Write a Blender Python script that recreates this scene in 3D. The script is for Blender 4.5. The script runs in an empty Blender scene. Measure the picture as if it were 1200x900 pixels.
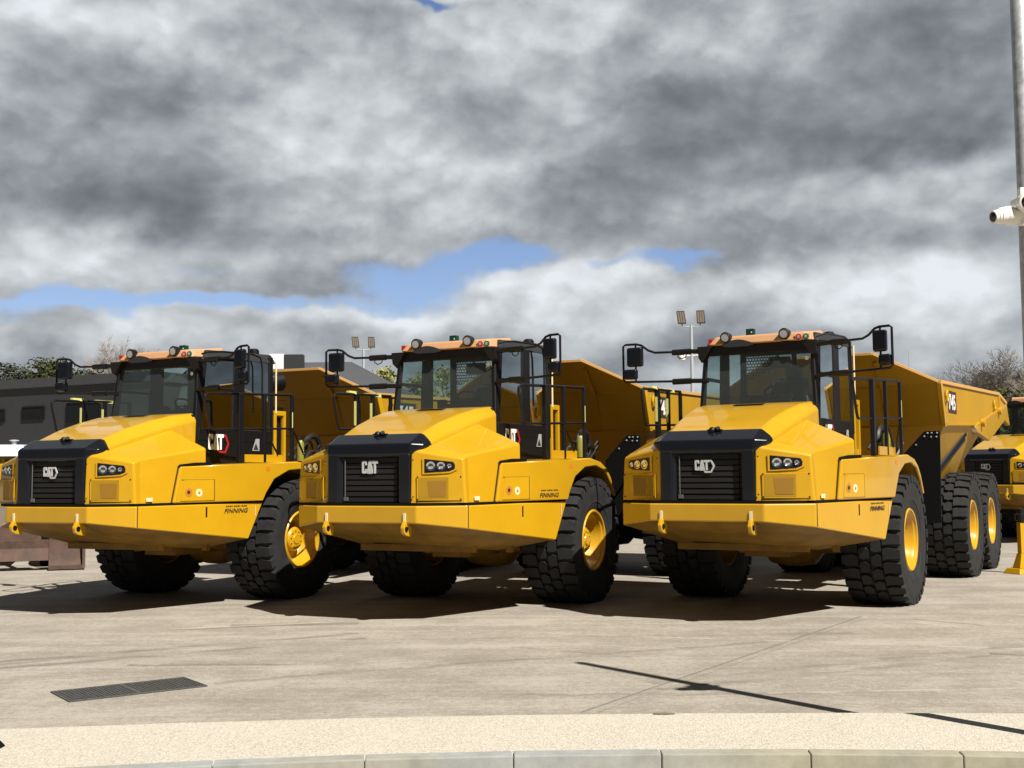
import bpy, bmesh, math, random
from mathutils import Vector, Matrix
random.seed(7)
R = math.radians
S = bpy.context.scene
COL = S.collection
F, PITCH, CAMH, ROLL = 1400.0, 0.0754, 1.873, -0.00925
EXPO = 0.70
SUN_H = Vector((0.60, -0.80, 0)).normalized()
SUN_EL = R(49)

# ------------------------------------------------------------------ materials
def new_mat(name):
    m = bpy.data.materials.new(name); m.use_nodes = True
    nt = m.node_tree
    return m, nt, nt.nodes['Principled BSDF']
def simple(name, col, rough=.5, metal=0, coat=0, spec=.5, vary=0, vscale=3.0, bump=0, bscale=40, emit=None):
    m, nt, b = new_mat(name)
    b.inputs['Base Color'].default_value = (*col, 1); b.inputs['Roughness'].default_value = rough
    b.inputs['Metallic'].default_value = metal; b.inputs['Coat Weight'].default_value = coat
    b.inputs['Coat Roughness'].default_value = .04
    b.inputs['Specular IOR Level'].default_value = spec
    N = nt.nodes; L = nt.links
    if vary or bump:
        tc = N.new('ShaderNodeTexCoord')
    if vary:
        nz = N.new('ShaderNodeTexNoise'); nz.inputs['Scale'].default_value = vscale; nz.inputs['Detail'].default_value = 8
        nz.inputs['Roughness'].default_value = .65
        L.new(tc.outputs['Object'], nz.inputs['Vector'])
        mr = N.new('ShaderNodeMapRange'); mr.inputs[1].default_value = .3; mr.inputs[2].default_value = .7
        mr.inputs[3].default_value = 1 - vary; mr.inputs[4].default_value = 1 + vary
        L.new(nz.outputs['Fac'], mr.inputs[0])
        mx = N.new('ShaderNodeVectorMath'); mx.operation = 'SCALE'; mx.inputs[0].default_value = col
        L.new(mr.outputs[0], mx.inputs['Scale']); L.new(mx.outputs[0], b.inputs['Base Color'])
        rr = N.new('ShaderNodeMapRange'); rr.inputs[3].default_value = max(0, rough - .12); rr.inputs[4].default_value = min(1, rough + .12)
        L.new(nz.outputs['Fac'], rr.inputs[0]); L.new(rr.outputs[0], b.inputs['Roughness'])
    if bump:
        n2 = N.new('ShaderNodeTexNoise'); n2.inputs['Scale'].default_value = bscale; n2.inputs['Detail'].default_value = 4
        L.new(tc.outputs['Object'], n2.inputs['Vector'])
        bp = N.new('ShaderNodeBump'); bp.inputs['Strength'].default_value = bump; bp.inputs['Distance'].default_value = .01
        L.new(n2.outputs['Fac'], bp.inputs['Height']); L.new(bp.outputs[0], b.inputs['Normal'])
    return m
YEL = (.50, .278, .008)
M = {}
M['yellow'] = simple('yellow_paint', YEL, .32, coat=.55, spec=.35, vary=.05, vscale=1.7)
M['yellow_body'] = simple('yellow_body_paint', (.40, .22, .008), .5, coat=.0, spec=.3, vary=.08, vscale=1.3)
M['yellow_shaded'] = simple('yellow_underside_shade', (.20, .108, .012), .6, spec=.3, vary=.35, vscale=2.5)  # machine yellow with underside shade put into the base colour, mottled at random
M['orange'] = simple('faded_roof_plastic', (.50, .28, .14), .45, spec=.3, vary=.06)
M['black'] = simple('black_paint', (.006, .006, .007), .42, spec=.35)
M['gloss'] = simple('gloss_black_plastic', (.007, .008, .011), .2, spec=.35, coat=.1)
M['matte'] = simple('matte_black', (.005, .005, .005), .85, spec=.1)
M['interior'] = simple('cab_interior', (.03, .03, .032), .7)
M['seat'] = simple('seat_cloth', (.05, .05, .055), .6, vary=.3)
M['wrap'] = simple('plastic_wrap', (.42, .47, .48), .25, spec=.6)
M['rubber'] = simple('tyre_rubber', (.017, .017, .018), .74, spec=.35, vary=.35, vscale=5, bump=.35, bscale=60)
M['chrome'] = simple('lamp_reflector', (.75, .76, .78), .12, metal=1)
M['silver'] = simple('silver_badge', (.62, .63, .64), .4, metal=.35)
M['white'] = simple('white_vinyl', (.8, .8, .8), .4)
M['red'] = simple('red_vinyl', (.35, .015, .02), .4)
M['green'] = simple('green_plastic', (.012, .10, .03), .3)
M['dkgreen'] = simple('dark_green_plastic', (.006, .045, .022), .3)
M['hivis'] = simple('hivis_tape', (.62, .62, .20), .5)
M['ink'] = simple('dark_ink', (.03, .02, .008), .6)
M['greylabel'] = simple('grey_label', (.30, .31, .31), .5)
M['label'] = simple('pale_label', (.75, .62, .38), .5)
M['sticker2'] = simple('amber_sticker', (.46, .17, .02), .5)
M['orangev'] = simple('orange_sticker', (.62, .16, .015), .5)
M['galv'] = simple('galvanised_steel', (.40, .425, .45), .5, metal=.3, vary=.35, vscale=14)
M['mast'] = simple('mast_steel', (.45, .48, .50), .45, metal=.3)
M['cream'] = simple('camera_plastic', (.78, .76, .70), .35, vary=.04)
M['dome'] = simple('camera_dome', (.01, .01, .012), .08)
M['grate'] = simple('cast_grate', (.11, .115, .115), .55, metal=.5, vary=.3, vscale=20)
M['pit'] = simple('drain_pit', (.012, .012, .012), .9)
M['rust'] = simple('rusty_steel', (.070, .038, .026), .75, vary=.45, vscale=4, bump=.3, bscale=25)
M['hose'] = simple('hose_rubber', (.012, .012, .012), .5)
M['floodglass'] = simple('flood_glass', (.30, .25, .20), .2, metal=.3)
M['bark'] = simple('bark', (.085, .07, .058), .9, vary=.25)
M['twig'] = simple('twigs', (.27, .24, .205), .9, vary=.2)
M['roofgrey'] = simple('roof_sheet', (.060, .062, .068), .55, vary=.1, vscale=.4)
M['window'] = simple('dark_window', (.012, .013, .014), .12)
M['silverhood'] = simple('pale_metal_hood', (.52, .55, .58), .35, metal=.3, vary=.08)
def leaf(name, c1, c2):
    m, nt, b = new_mat(name); N = nt.nodes; L = nt.links
    tc = N.new('ShaderNodeTexCoord'); nz = N.new('ShaderNodeTexNoise'); nz.inputs['Scale'].default_value = .9; nz.inputs['Detail'].default_value = 5
    L.new(tc.outputs['Object'], nz.inputs['Vector'])
    cr = N.new('ShaderNodeValToRGB'); cr.color_ramp.elements[0].position = .35; cr.color_ramp.elements[1].position = .65
    cr.color_ramp.elements[0].color = (*c1, 1); cr.color_ramp.elements[1].color = (*c2, 1)
    L.new(nz.outputs['Fac'], cr.inputs[0]); L.new(cr.outputs[0], b.inputs['Base Color']); b.inputs['Roughness'].default_value = .7
    b.inputs['Specular IOR Level'].default_value = .2
    return m
M['leafdark'] = leaf('dark_foliage', (.020, .024, .012), (.044, .046, .022))
M['leafmid'] = leaf('mid_foliage', (.040, .050, .018), (.085, .090, .032))
M['leaflight'] = leaf('spring_foliage', (.17, .19, .05), (.30, .29, .10))
def glass_mat():
    m, nt, b = new_mat('cab_glass'); N = nt.nodes; L = nt.links
    t = N.new('ShaderNodeBsdfTransparent'); t.inputs[0].default_value = (.60, .71, .70, 1)
    g = N.new('ShaderNodeBsdfGlossy'); g.inputs['Roughness'].default_value = .02; g.inputs[0].default_value = (.9, 1, 1, 1)
    fr = N.new('ShaderNodeFresnel'); fr.inputs[0].default_value = 1.5
    mx = N.new('ShaderNodeMixShader'); out = [n for n in N if n.type == 'OUTPUT_MATERIAL'][0]
    df = N.new('ShaderNodeBsdfDiffuse'); df.inputs[0].default_value = (.45, .52, .52, 1); m0 = N.new('ShaderNodeMixShader'); m0.inputs[0].default_value = .055; L.new(t.outputs[0], m0.inputs[1]); L.new(df.outputs[0], m0.inputs[2])
    L.new(fr.outputs[0], mx.inputs[0]); L.new(m0.outputs[0], mx.inputs[1]); L.new(g.outputs[0], mx.inputs[2]); L.new(mx.outputs[0], out.inputs[0])
    return m
M['glass'] = glass_mat()
def perforated(name, col, scale, hole, back=None):
    """sheet with round holes: see-through (back None) or over a dark backing"""
    m, nt, b = new_mat(name); N = nt.nodes; L = nt.links
    tc = N.new('ShaderNodeTexCoord'); sx = N.new('ShaderNodeSeparateXYZ'); L.new(tc.outputs['Object'], sx.inputs[0])
    def mth(op, a, c=None):
        n = N.new('ShaderNodeMath'); n.operation = op
        for i, v in ((0, a), (1, c)):
            if v is None: continue
            if isinstance(v, (int, float)): n.inputs[i].default_value = v
            else: L.new(v, n.inputs[i])
        return n.outputs[0]
    u = mth('MULTIPLY', sx.outputs['Y'], scale); v = mth('MULTIPLY', sx.outputs['Z'], scale)
    row = mth('FLOOR', v); off = mth('MULTIPLY', mth('MODULO', row, 2.0), .5)
    fu = mth('SUBTRACT', mth('FRACT', mth('ADD', u, off)), .5); fv = mth('SUBTRACT', mth('FRACT', v), .5)
    d = mth('SQRT', mth('ADD', mth('MULTIPLY', fu, fu), mth('MULTIPLY', fv, fv)))
    msk = mth('LESS_THAN', d, hole)
    b.inputs['Base Color'].default_value = (*col, 1); b.inputs['Roughness'].default_value = .55
    out = [n for n in N if n.type == 'OUTPUT_MATERIAL'][0]
    mx = N.new('ShaderNodeMixShader'); L.new(msk, mx.inputs[0]); L.new(b.outputs[0], mx.inputs[1])
    if back is None:
        t = N.new('ShaderNodeBsdfTransparent')
    else:
        t = N.new('ShaderNodeBsdfDiffuse'); t.inputs[0].default_value = (*back, 1)
    L.new(t.outputs[0], mx.inputs[2]); L.new(mx.outputs[0], out.inputs[0])
    return m
M['guard'] = perforated('perforated_guard', (.02, .02, .02), 22, .40)
M['screen'] = perforated('perforated_screen', YEL, 90, .36, (.05, .03, .004))

# ------------------------------------------------------------------ mesh helpers
def V(*a): return Vector(a)
class G:
    def __init__(s): s.bm = bmesh.new()
    def poly(s, pts):
        vs = [s.bm.verts.new(p) for p in pts]
        return s.bm.faces.new(vs)
    def sym(s, pts):
        s.poly(pts); s.poly([(p[0], -p[1], p[2]) for p in reversed(pts)])
    def extr(s, pts, d):
        d = Vector(d); n = len(pts)
        a = [s.bm.verts.new(p) for p in pts]; b = [s.bm.verts.new(Vector(p) + d) for p in pts]
        s.bm.faces.new(a); s.bm.faces.new(list(reversed(b)))
        for i in range(n):
            s.bm.faces.new((a[(i + 1) % n], a[i], b[i], b[(i + 1) % n]))
        return s
    def box(s, lo, hi):
        x0, y0, z0 = lo; x1, y1, z1 = hi
        return s.extr([(x0, y0, z0), (x1, y0, z0), (x1, y1, z0), (x0, y1, z0)], (0, 0, z1 - z0))
    def hexa(s, a, b):
        """two quads a,b (same order) joined"""
        n = len(a)
        A = [s.bm.verts.new(p) for p in a]; B = [s.bm.verts.new(p) for p in b]
        s.bm.faces.new(A); s.bm.faces.new(list(reversed(B)))
        for i in range(n): s.bm.faces.new((A[(i + 1) % n], A[i], B[i], B[(i + 1) % n]))
        return s
    def tube(s, pts, r, n=8, r1=None, cap=True):
        pts = [Vector(p) for p in pts]; k = len(pts); rings = []
        for i, p in enumerate(pts):
            d = (pts[min(i + 1, k - 1)] - pts[max(i - 1, 0)]).normalized()
            if i == 0: a = d.orthogonal().normalized()
            else: a = (a - d * a.dot(d)).normalized()
            b = d.cross(a); rr = r if r1 is None else r + (r1 - r) * i / (k - 1)
            rings.append([s.bm.verts.new(p + (a * math.cos(t) + b * math.sin(t)) * rr) for t in [2 * math.pi * j / n for j in range(n)]])
        for i in range(k - 1):
            for j in range(n): s.bm.faces.new((rings[i][j], rings[i][(j + 1) % n], rings[i + 1][(j + 1) % n], rings[i + 1][j]))
        if cap: s.bm.faces.new(list(reversed(rings[0]))); s.bm.faces.new(rings[-1])
        return s
    def lathe(s, prof, n=48, origin=(0, 0, 0), axis='Y', close=False):
        o = Vector(origin); rings = []
        for (a, r) in prof:
            if r < 1e-6:
                rings.append([s.bm.verts.new(o + s._ax(axis, a, 0, 0))]); continue
            rings.append([s.bm.verts.new(o + s._ax(axis, a, r * math.cos(2 * math.pi * j / n), r * math.sin(2 * math.pi * j / n))) for j in range(n)])
        for A, B in zip(rings[:-1], rings[1:]):
            for j in range(n):
                k = (j + 1) % n
                if len(A) == 1 and len(B) == 1: continue
                if len(A) == 1: s.bm.faces.new((A[0], B[k], B[j]))
                elif len(B) == 1: s.bm.faces.new((A[j], A[k], B[0]))
                else: s.bm.faces.new((A[j], A[k], B[k], B[j]))
        return s
    @staticmethod
    def _ax(axis, a, u, v):
        return Vector((a, u, v)) if axis == 'X' else Vector((u, a, v)) if axis == 'Y' else Vector((u, v, a))
    def ball(s, c, r, n=16):
        return s.lathe([(-r * math.cos(math.pi * i / 8), r * math.sin(math.pi * i / 8)) for i in range(9)], n, c, 'Z')
def obj(name, g, mat, parent=None, bevel=0, seg=2, ang=28, merge=True, loc=None, sharp=32):
    bm = g.bm
    if merge: bmesh.ops.remove_doubles(bm, verts=bm.verts, dist=.0004)
    bmesh.ops.recalc_face_normals(bm, faces=bm.faces)
    if bevel:
        es = [e for e in bm.edges if len(e.link_faces) == 2 and e.calc_face_angle(0) > R(ang)]
        bmesh.ops.bevel(bm, geom=es, offset=bevel, segments=seg, affect='EDGES', profile=.5, clamp_overlap=True)
    me = bpy.data.meshes.new(name); bm.to_mesh(me); bm.free()
    me.polygons.foreach_set('use_smooth', [True] * len(me.polygons)); me.set_sharp_from_angle(angle=R(sharp))
    me.materials.append(M[mat] if isinstance(mat, str) else mat)
    o = bpy.data.objects.new(name, me); COL.objects.link(o)
    if bevel:
        w = o.modifiers.new('normals', 'WEIGHTED_NORMAL'); w.keep_sharp = True; w.weight = 80
    if loc: o.location = loc
    if parent: o.parent = parent
    return o
def raw(name, verts, faces, mat, parent=None, smooth=False):
    me = bpy.data.meshes.new(name); me.from_pydata(verts, [], faces); me.update()
    if smooth: me.polygons.foreach_set('use_smooth', [True] * len(me.polygons))
    me.materials.append(M[mat] if isinstance(mat, str) else mat)
    o = bpy.data.objects.new(name, me); COL.objects.link(o)
    if parent: o.parent = parent
    return o
def thing(name, label, cat, loc=(0, 0, 0), rz=0, group=None):
    o = bpy.data.objects.new(name, None); COL.objects.link(o); o.location = loc; o.rotation_euler = (0, 0, rz)
    o.empty_display_size = .3
    tag(o, label, cat, group); return o
def tag(o, label, cat, group=None):
    o['label'] = label; o['category'] = cat
    if group: o['group'] = group
    return o
def struct(o, kind='structure'): o['kind'] = kind; return o
def text_geo(body, size, shear=0, bold=0.0):
    cu = bpy.data.curves.new('lettering', 'FONT'); cu.body = body; cu.size = size; cu.shear = shear; cu.offset = bold; cu.resolution_u = 3
    t = bpy.data.objects.new('lettering', cu); COL.objects.link(t)
    dg = bpy.context.evaluated_depsgraph_get(); dg.update()
    me = bpy.data.meshes.new_from_object(t.evaluated_get(dg))
    bpy.data.objects.remove(t); bpy.data.curves.remove(cu)
    return me
def text_obj(name, body, size, org, right, up, mat, parent, width=None, height=None, shear=0, bold=0.0, lift=.004):
    me = text_geo(body, size, shear, bold)
    xs = [v.co.x for v in me.vertices]; ys = [v.co.y for v in me.vertices]
    x0, x1, y0, y1 = min(xs), max(xs), min(ys), max(ys)
    r = Vector(right).normalized(); u = Vector(up).normalized(); n = r.cross(u); org = Vector(org)
    sx = (width / (x1 - x0)) if width else 1; sy = (height / (y1 - y0)) if height else sx
    for v in me.vertices: v.co = org + r * ((v.co.x - x0) * sx) + u * ((v.co.y - y0) * sy) + n * lift
    me.name = name; me.materials.clear(); me.materials.append(M[mat])
    o = bpy.data.objects.new(name, me); COL.objects.link(o); o.parent = parent
    return o
# heavy capital letters of the maker's mark, cell height 1
LC = [(.08, 0), (.40, 0), (.46, .06), (.46, .36), (.30, .36), (.30, .20), (.17, .20), (.17, .80), (.30, .80), (.30, .66), (.46, .66), (.46, .94), (.40, 1), (.08, 1), (0, .92), (0, .08)]
LA = [(.47, 0), (.64, 1), (.86, 1), (1.03, 0), (.86, 0), (.75, .62), (.64, 0)]
LTRI = [(.56, -.03), (.75, .42), (.94, -.03)]
LT = [(.92, 1), (1.5, 1), (1.5, .78), (1.30, .78), (1.30, 0), (1.12, 0), (1.12, .78), (.92, .78)]
LHEX = [(.92, -.05), (1.02, -.24), (1.70, -.24), (2.06, .38), (1.74, 1.0), (1.52, 1.0), (1.52, .84), (1.65, .84), (1.88, .38), (1.62, -.08), (1.10, -.08), (1.08, -.02)]
def badge(parts, org, right, up, h, th, parent):
    """parts: list of (part name, polygons, material)"""
    r = Vector(right).normalized(); u = Vector(up).normalized(); n = r.cross(u); org = Vector(org)
    base = None
    for name, polys, mat, lift in parts:
        g = G()
        for p in polys: g.extr([org + r * (x * h) + u * (y * h) + n * lift for x, y in p], n * th)
        o = obj(name, g, mat, parent if base is None else base)
        if base is None: base = o
    return base

# ------------------------------------------------------------------ wheel (axis Y, outer side +Y)
RZ = .90
def clampz(bm):
    for v in bm.verts:
        if v.co.z < -RZ: v.co.z = -RZ
def make_wheel(parent, name='wheel', hub=True):
    g = G()
    g.lathe([(-.32, .42), (-.33, .445), (.345, .447), (.362, .432), (.356, .412), (.325, .402), (.315, .385), (.29, .372), (.10, .325), (.075, .30), (.07, .20), (.07, 0)], 56)
    wh = obj(name, g, 'yellow', parent)
    g = G()
    if hub:
        g.lathe([(.07, .235), (.10, .235), (.115, .22), (.13, .195), (.20, .185), (.225, .16), (.23, .08), (.245, .07), (.245, 0)], 40)
        for i in range(16):
            a = 2 * math.pi * i / 16; g.lathe([(.07, .016), (.325 if False else .14, .016), (.14, 0)], 6, (.215 * math.cos(a), 0, .215 * math.sin(a)))
        for i in range(10):
            a = 2 * math.pi * i / 10 + .2; g.lathe([(.215, .013), (.243, .013), (.243, 0)], 6, (.13 * math.cos(a), 0, .13 * math.sin(a)))
    else:
        g.lathe([(.07, .19), (.09, .19), (.10, .17), (.10, .12), (.08, .11), (.08, 0)], 40)
        for i in range(16):
            a = 2 * math.pi * i / 16; g.lathe([(.07, .018), (.12, .018), (.12, 0)], 6, (.24 * math.cos(a), 0, .24 * math.sin(a)))
    obj('hub', g, 'yellow', wh)
    g = G()
    g.lathe([(-.33, .43), (-.36, .50), (-.392, .64), (-.395, .78), (-.375, .86), (-.33, .884), (0, .893), (.33, .884), (.375, .86), (.395, .78), (.392, .66), (.380, .57), (.383, .555), (.372, .545), (.358, .475), (.335, .437)], 96)
    n = 29; p = 2 * math.pi / n
    def rt(y): return .937 - .022 * (abs(y) / .40) ** 2.2
    def pt(y, t, r): return (r * math.sin(t), y, r * math.cos(t))
    def block(poly, outer=None):
        cy = sum(q[0] for q in poly) / len(poly); ct = sum(q[1] for q in poly) / len(poly)
        bot = []; top = []
        for (y, t) in poly:
            rb = .875; rtp = rt(y)
            ty = cy + (y - cy) * .965; tt = ct + (t - ct) * .95
            yb = y
            if outer and abs(abs(y) - outer) < .02:
                rb = .815; yb = math.copysign(.402, y); ty = y; rtp = rt(y) - .006
            bot.append(pt(yb, t, rb)); top.append(pt(ty, tt, rtp))
        g.hexa(bot, top)
    for i in range(n):
        t0 = i * p
        for sgn in (1, -1):
            t = t0 + (0 if sgn > 0 else p * .5)
            jt = random.uniform(-.02, .02) * p
            # shoulder lug, slanted
            block([(sgn * .165, t - .36 * p + jt), (sgn * .225, t - .46 * p), (sgn * .398, t - .30 * p), (sgn * .398, t + .34 * p), (sgn * .235, t + .36 * p), (sgn * .165, t + .42 * p)], .398)
            # centre block, six sided
            t2 = t + p * .5
            block([(sgn * .012, t2 - .28 * p), (sgn * .085, t2 - .50 * p), (sgn * .150, t2 - .36 * p), (sgn * .150, t2 + .32 * p), (sgn * .085, t2 + .40 * p), (sgn * .012, t2 + .30 * p)])
    clampz(g.bm)
    obj('tyre', g, 'rubber', wh, merge=False)
    return wh

# ------------------------------------------------------------------ the dump truck (x forward, y left, z up)
def panel_y(x):                     # fender / side panel plan line
    return 1.400 + (2.6 - x) * .2155 if x > 1.05 else 1.734
def bump_y(x): return 1.284 + (3.178 - x) * .1865
def front_x(y, z): return 3.445 - max(0, abs(y) - .615) * .412 - .0 * z
def copy_tree(o, parent=None):
    c = o.copy(); COL.objects.link(c)
    if parent: c.parent = parent
    for ch in [x for x in bpy.data.objects if x.parent == o]: copy_tree(ch, c)
    return c
def make_truck():
    T = thing('dump_truck', 'x', 'dump truck')
    # --- bumper band
    g = G()
    top = [(1.0, 1.69, 1.495), (3.178, 1.284, 1.490), (3.534, .746, 1.490)]; bot = [(1.268, 1.64, .963), (3.178, 1.283, 1.195), (3.530, .746, 1.268)]
    top = top + [(x, -y, z) for x, y, z in reversed(top)]; bot = bot + [(x, -y, z) for x, y, z in reversed(bot)]
    def inn(p, d=.09):
        x, y, z = p; return (x - (d if x > 3 else 0), y * (1 - d / 1.5), z)
    ti = [inn(p) for p in top]; bi = [inn(p) for p in bot]
    for i in range(5):
        g.poly([bot[i], bot[i + 1], top[i + 1], top[i]]); g.poly([bi[i], ti[i], ti[i + 1], bi[i + 1]])
        g.poly([top[i], top[i + 1], ti[i + 1], ti[i]]); g.poly([bot[i], bi[i], bi[i + 1], bot[i + 1]])
    g.poly([top[0], ti[0], bi[0], bot[0]]); g.poly([top[5], bot[5], bi[5], ti[5]])
    bump = obj('bumper', g, 'yellow', T, .02, 3)
    g = G(); g.extr([(2.045, bump_y(2.045) + .001, 1.31), (2.02, bump_y(2.02) + .001, 1.31), (2.02, bump_y(2.02) + .001, 1.45), (2.045, bump_y(2.045) + .001, 1.45)], (0, .003, 0)); obj('slot', g, 'matte', bump)
    g = G()
    for s in (1, -1):               # panel joint at the corner and rows of studs
        g = G(); g.extr([(3.172, s * 1.286, 1.21), (3.160, s * 1.2885, 1.21), (3.160, s * 1.2885, 1.488), (3.172, s * 1.286, 1.488)], (0, s * .002, 0)); obj('panel_joint', g, 'ink', bump)
    g = G(); g.box((1.15, 1.668, 1.30), (1.158, 1.672, 1.45)); obj('sticker', g, 'label', bump)
    g = G(); ln = [(1.02, 1.675), (3.165, 1.272), (3.515, .738)]; ln = ln + [(x, -y) for x, y in reversed(ln)]; g.extr([(x, y, 1.46) for x, y in ln], (0, 0, .066)); obj('panel_seal', g, 'matte', bump)
    # --- belly pan
    g = G()
    A = [(1.268, 1.60, .965), (3.17, 1.255, 1.195), (3.50, .73, 1.268), (3.50, -.73, 1.268), (3.17, -1.255, 1.195), (1.268, -1.60, .965)]
    B = [(1.25, .75, .81), (2.20, .82, .90), (2.80, .55, 1.02), (2.80, -.55, 1.02), (2.20, -.82, .90), (1.25, -.75, .81)]
    for i in range(5): g.poly([A[i], A[i + 1], B[i + 1], B[i]])
    g.poly(B); g.poly([A[0], B[0], B[5], A[5]])
    belly = obj('belly_pan', g, 'yellow_shaded', T, .01)
    g = G()
    for y in (-.9, -.3, .35, 1.0): g.box((1.45, y, .80 if abs(y) > .6 else .765), (1.53, y + .08, .95))
    g.box((2.2, -.9, .84), (2.26, .9, .93))
    obj('skid_bracket', g, 'yellow_shaded', belly)
    # --- tow hooks
    for s in (1, -1):
        g = G()
        y = s * .585
        g.extr([(3.50, y - .028, 1.30), (3.555, y - .028, 1.30), (3.60, y - .028, 1.22), (3.585, y - .028, 1.15), (3.53, y - .028, 1.12), (3.42, y - .028, 1.10), (3.40, y - .028, 1.22)], (0, .056, 0))
        hk = obj('tow_hook', g, 'yellow', T, .012)
        g = G(); g.lathe([(-.034, .035), (.034, .035)], 16, (3.54, y, 1.20)); g.lathe([(-.034, .035), (-.034, 0)], 16, (3.54, y, 1.20)); g.lathe([(.034, .035), (.034, 0)], 16, (3.54, y, 1.20))
        obj('eye', g, 'matte', hk)
        g = G(); g.box((3.537, y - .018, 1.29), (3.548, y + .022, 1.40)); obj('strap', g, 'label', hk, .003)
    # --- hood : centre, lit band, inner walls
    g = G()
    prof = [(3.16, .600, 2.395), (2.75, .640, 2.555), (2.30, .690, 2.685), (1.90, .735, 2.775), (1.48, .775, 2.825)]
    outr = [(3.19, .748, 2.285), (2.77, .790, 2.42), (2.32, .825, 2.54), (1.93, .85, 2.635), (1.52, .868, 2.715)]
    low = [(3.19, .752, 2.22), (2.77, .800, 2.30), (2.32, .840, 2.36), (1.93, .868, 2.42), (1.55, .885, 2.36)]
    for i in range(4):
        a, b = prof[i], prof[i + 1]; c, d = outr[i], outr[i + 1]; e, f = low[i], low[i + 1]
        g.poly([a, b, (b[0], -b[1], b[2]), (a[0], -a[1], a[2])])
        g.sym([a, c, d, b]); g.sym([c, e, f, d])
    a, c, e = prof[-1], outr[-1], low[-1]
    g.poly([a, c, e, (e[0], -e[1], e[2]), (c[0], -c[1], c[2]), (a[0], -a[1], a[2])])
    a, c, e = prof[0], outr[0], low[0]
    g.poly([a, (a[0], -a[1], a[2]), (c[0], -c[1], c[2]), (e[0], -e[1], e[2]), e, c])
    hood = obj('hood', g, 'yellow', T, .030, 4, 9)
    g = G(); g.extr([(1.93, -.20, 2.777), (1.93, .22, 2.777), (1.80, .22, 2.795), (1.80, -.20, 2.795)], (0, 0, .006)); obj('hood_vent', g, 'matte', hood)
    # --- shoulder boxes
    for s in (1, -1):
        g = G()
        fi, pk, sb, fo = (3.20, .735, 2.245), (2.03, .855, 2.56), (1.99, 1.462, 2.285), (3.12, 1.225, 2.115)
        side = lambda x, z: (x, 1.262 + (3.165 - x) * .168, z)
        def q(p): return (p[0], s * p[1], p[2])
        b0, b1, b2, b3 = side(3.165, 1.508), side(2.60, 1.508), side(2.46, 2.035), side(1.99, 2.075)
        b3 = (1.99, 1.462, 2.075)
        g.poly([q(p) for p in (fi, fo, sb, pk)])
        g.poly([q(p) for p in (fo, b0, b1, b2, b3, sb)])
        g.poly([q(p) for p in (pk, sb, b3, (1.99, .8, 2.075), (2.0, .80, 2.5))])
        g.poly([q(p) for p in (fi, (3.2, .70, 1.508), b0, fo)])
        obj('side_panel', g, 'yellow', T, .035, 4, 14)
    # --- headlight panels
    for s in (1, -1):
        q = lambda p: (p[0], s * p[1], p[2])
        g = G()
        bi_, ti_, to_, bo_ = (3.445, .606, 1.520), (3.425, .612, 2.185), (3.190, 1.235, 2.070), (3.186, 1.268, 1.520)
        ri, ro = (3.215, .742, 2.252), (3.06, 1.225, 2.112); rb = (3.06, 1.262, 1.520)
        g.poly([q(p) for p in (bi_, bo_, to_, ti_)]); g.poly([q(p) for p in (ti_, to_, ro, ri)])
        g.poly([q(p) for p in (bo_, rb, ro, to_)]); g.poly([q(p) for p in (bi_, ti_, ri, (3.2, .622, 1.52))])
        for f in g.bm.faces: pass
        for v in g.bm.verts: v.co += Vector((.012, s * .008, .006))
        hp = obj('headlight_panel', g, 'yellow', T, .03, 4, 14)
        fx = lambda y, d=0: 3.460 - (y - .622) * .401 + d
        def on(y, z, d=0): return q((fx(y, d), y, z))
        nrm = Vector((.928, s * .372, 0))
        g = G(); g.extr([on(y, z) for y, z in ((.79, 2.075), (.79, 1.900), (1.08, 1.918), (1.145, 1.945), (1.15, 1.99), (1.13, 2.035))], nrm * .014)
        hl = obj('headlight', g, 'gloss', hp, .006)
        g = G(); g.extr([on(y, z) for y, z in ((.765, 2.095), (.765, 1.880), (1.09, 1.895), (1.175, 1.935), (1.18, 2.0), (1.14, 2.06))], nrm * .007); obj('bezel', g, 'yellow', hl, .004)
        for y, rr in ((.865, .060), (.985, .054), (1.085, .032)):
            g = G()
            for k, (d0, r0) in enumerate(((.012, rr), (.022, rr), (.020, rr * .82), (.012, rr * .55), (.010, 0))): pass
            c = Vector(on(y, 1.982)); a = nrm.orthogonal().normalized(); b = nrm.cross(a)
            rings = []
            for d0, r0 in ((.010, rr), (.024, rr), (.024, rr * .86), (.016, rr * .6), (.020, rr * .25)):
                rings.append([g.bm.verts.new(c + nrm * d0 + (a * math.cos(t) + b * math.sin(t)) * r0) for t in [2 * math.pi * j / 20 for j in range(20)]])
            for A_, B_ in zip(rings[:-1], rings[1:]):
                for j in range(20): g.bm.faces.new((A_[j], A_[(j + 1) % 20], B_[(j + 1) % 20], B_[j]))
            g.bm.faces.new(rings[-1]); obj('lamp', g, 'chrome', hl)
        g = G(); g.extr([on(y, z) for y, z in ((.70, 1.555), (1.235, 1.555), (1.235, 1.862), (.70, 1.862))], nrm * .012)
        cov = obj('cover_plate', g, 'yellow', hp, .004)
        g = G(); g.extr([on(y, z, .012) for y, z in ((.725, 1.575), (1.075, 1.575), (1.075, 1.845), (.725, 1.845))], nrm * .004); sc = obj('air_screen', g, 'screen', cov)
        g = G(); g.extr([on(y, z, .016) for y, z in ((.85, 1.60), (1.045, 1.60), (1.055, 1.80), (.83, 1.80))], nrm * .003); obj('screen_baffle', g, simple_get('baffle'), sc)
        for y, z in ((.715, 1.57), (1.22, 1.57), (.715, 1.85), (1.22, 1.85), (.66, 1.60), (.66, 2.06)):
            g = G(); c = Vector(on(y, z, .012)); g.extr([c + V(0, .011 * math.cos(t), .011 * math.sin(t)) for t in [math.pi * j / 3 for j in range(6)]], nrm * .008); obj('bolt', g, 'ink', hp)
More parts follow.
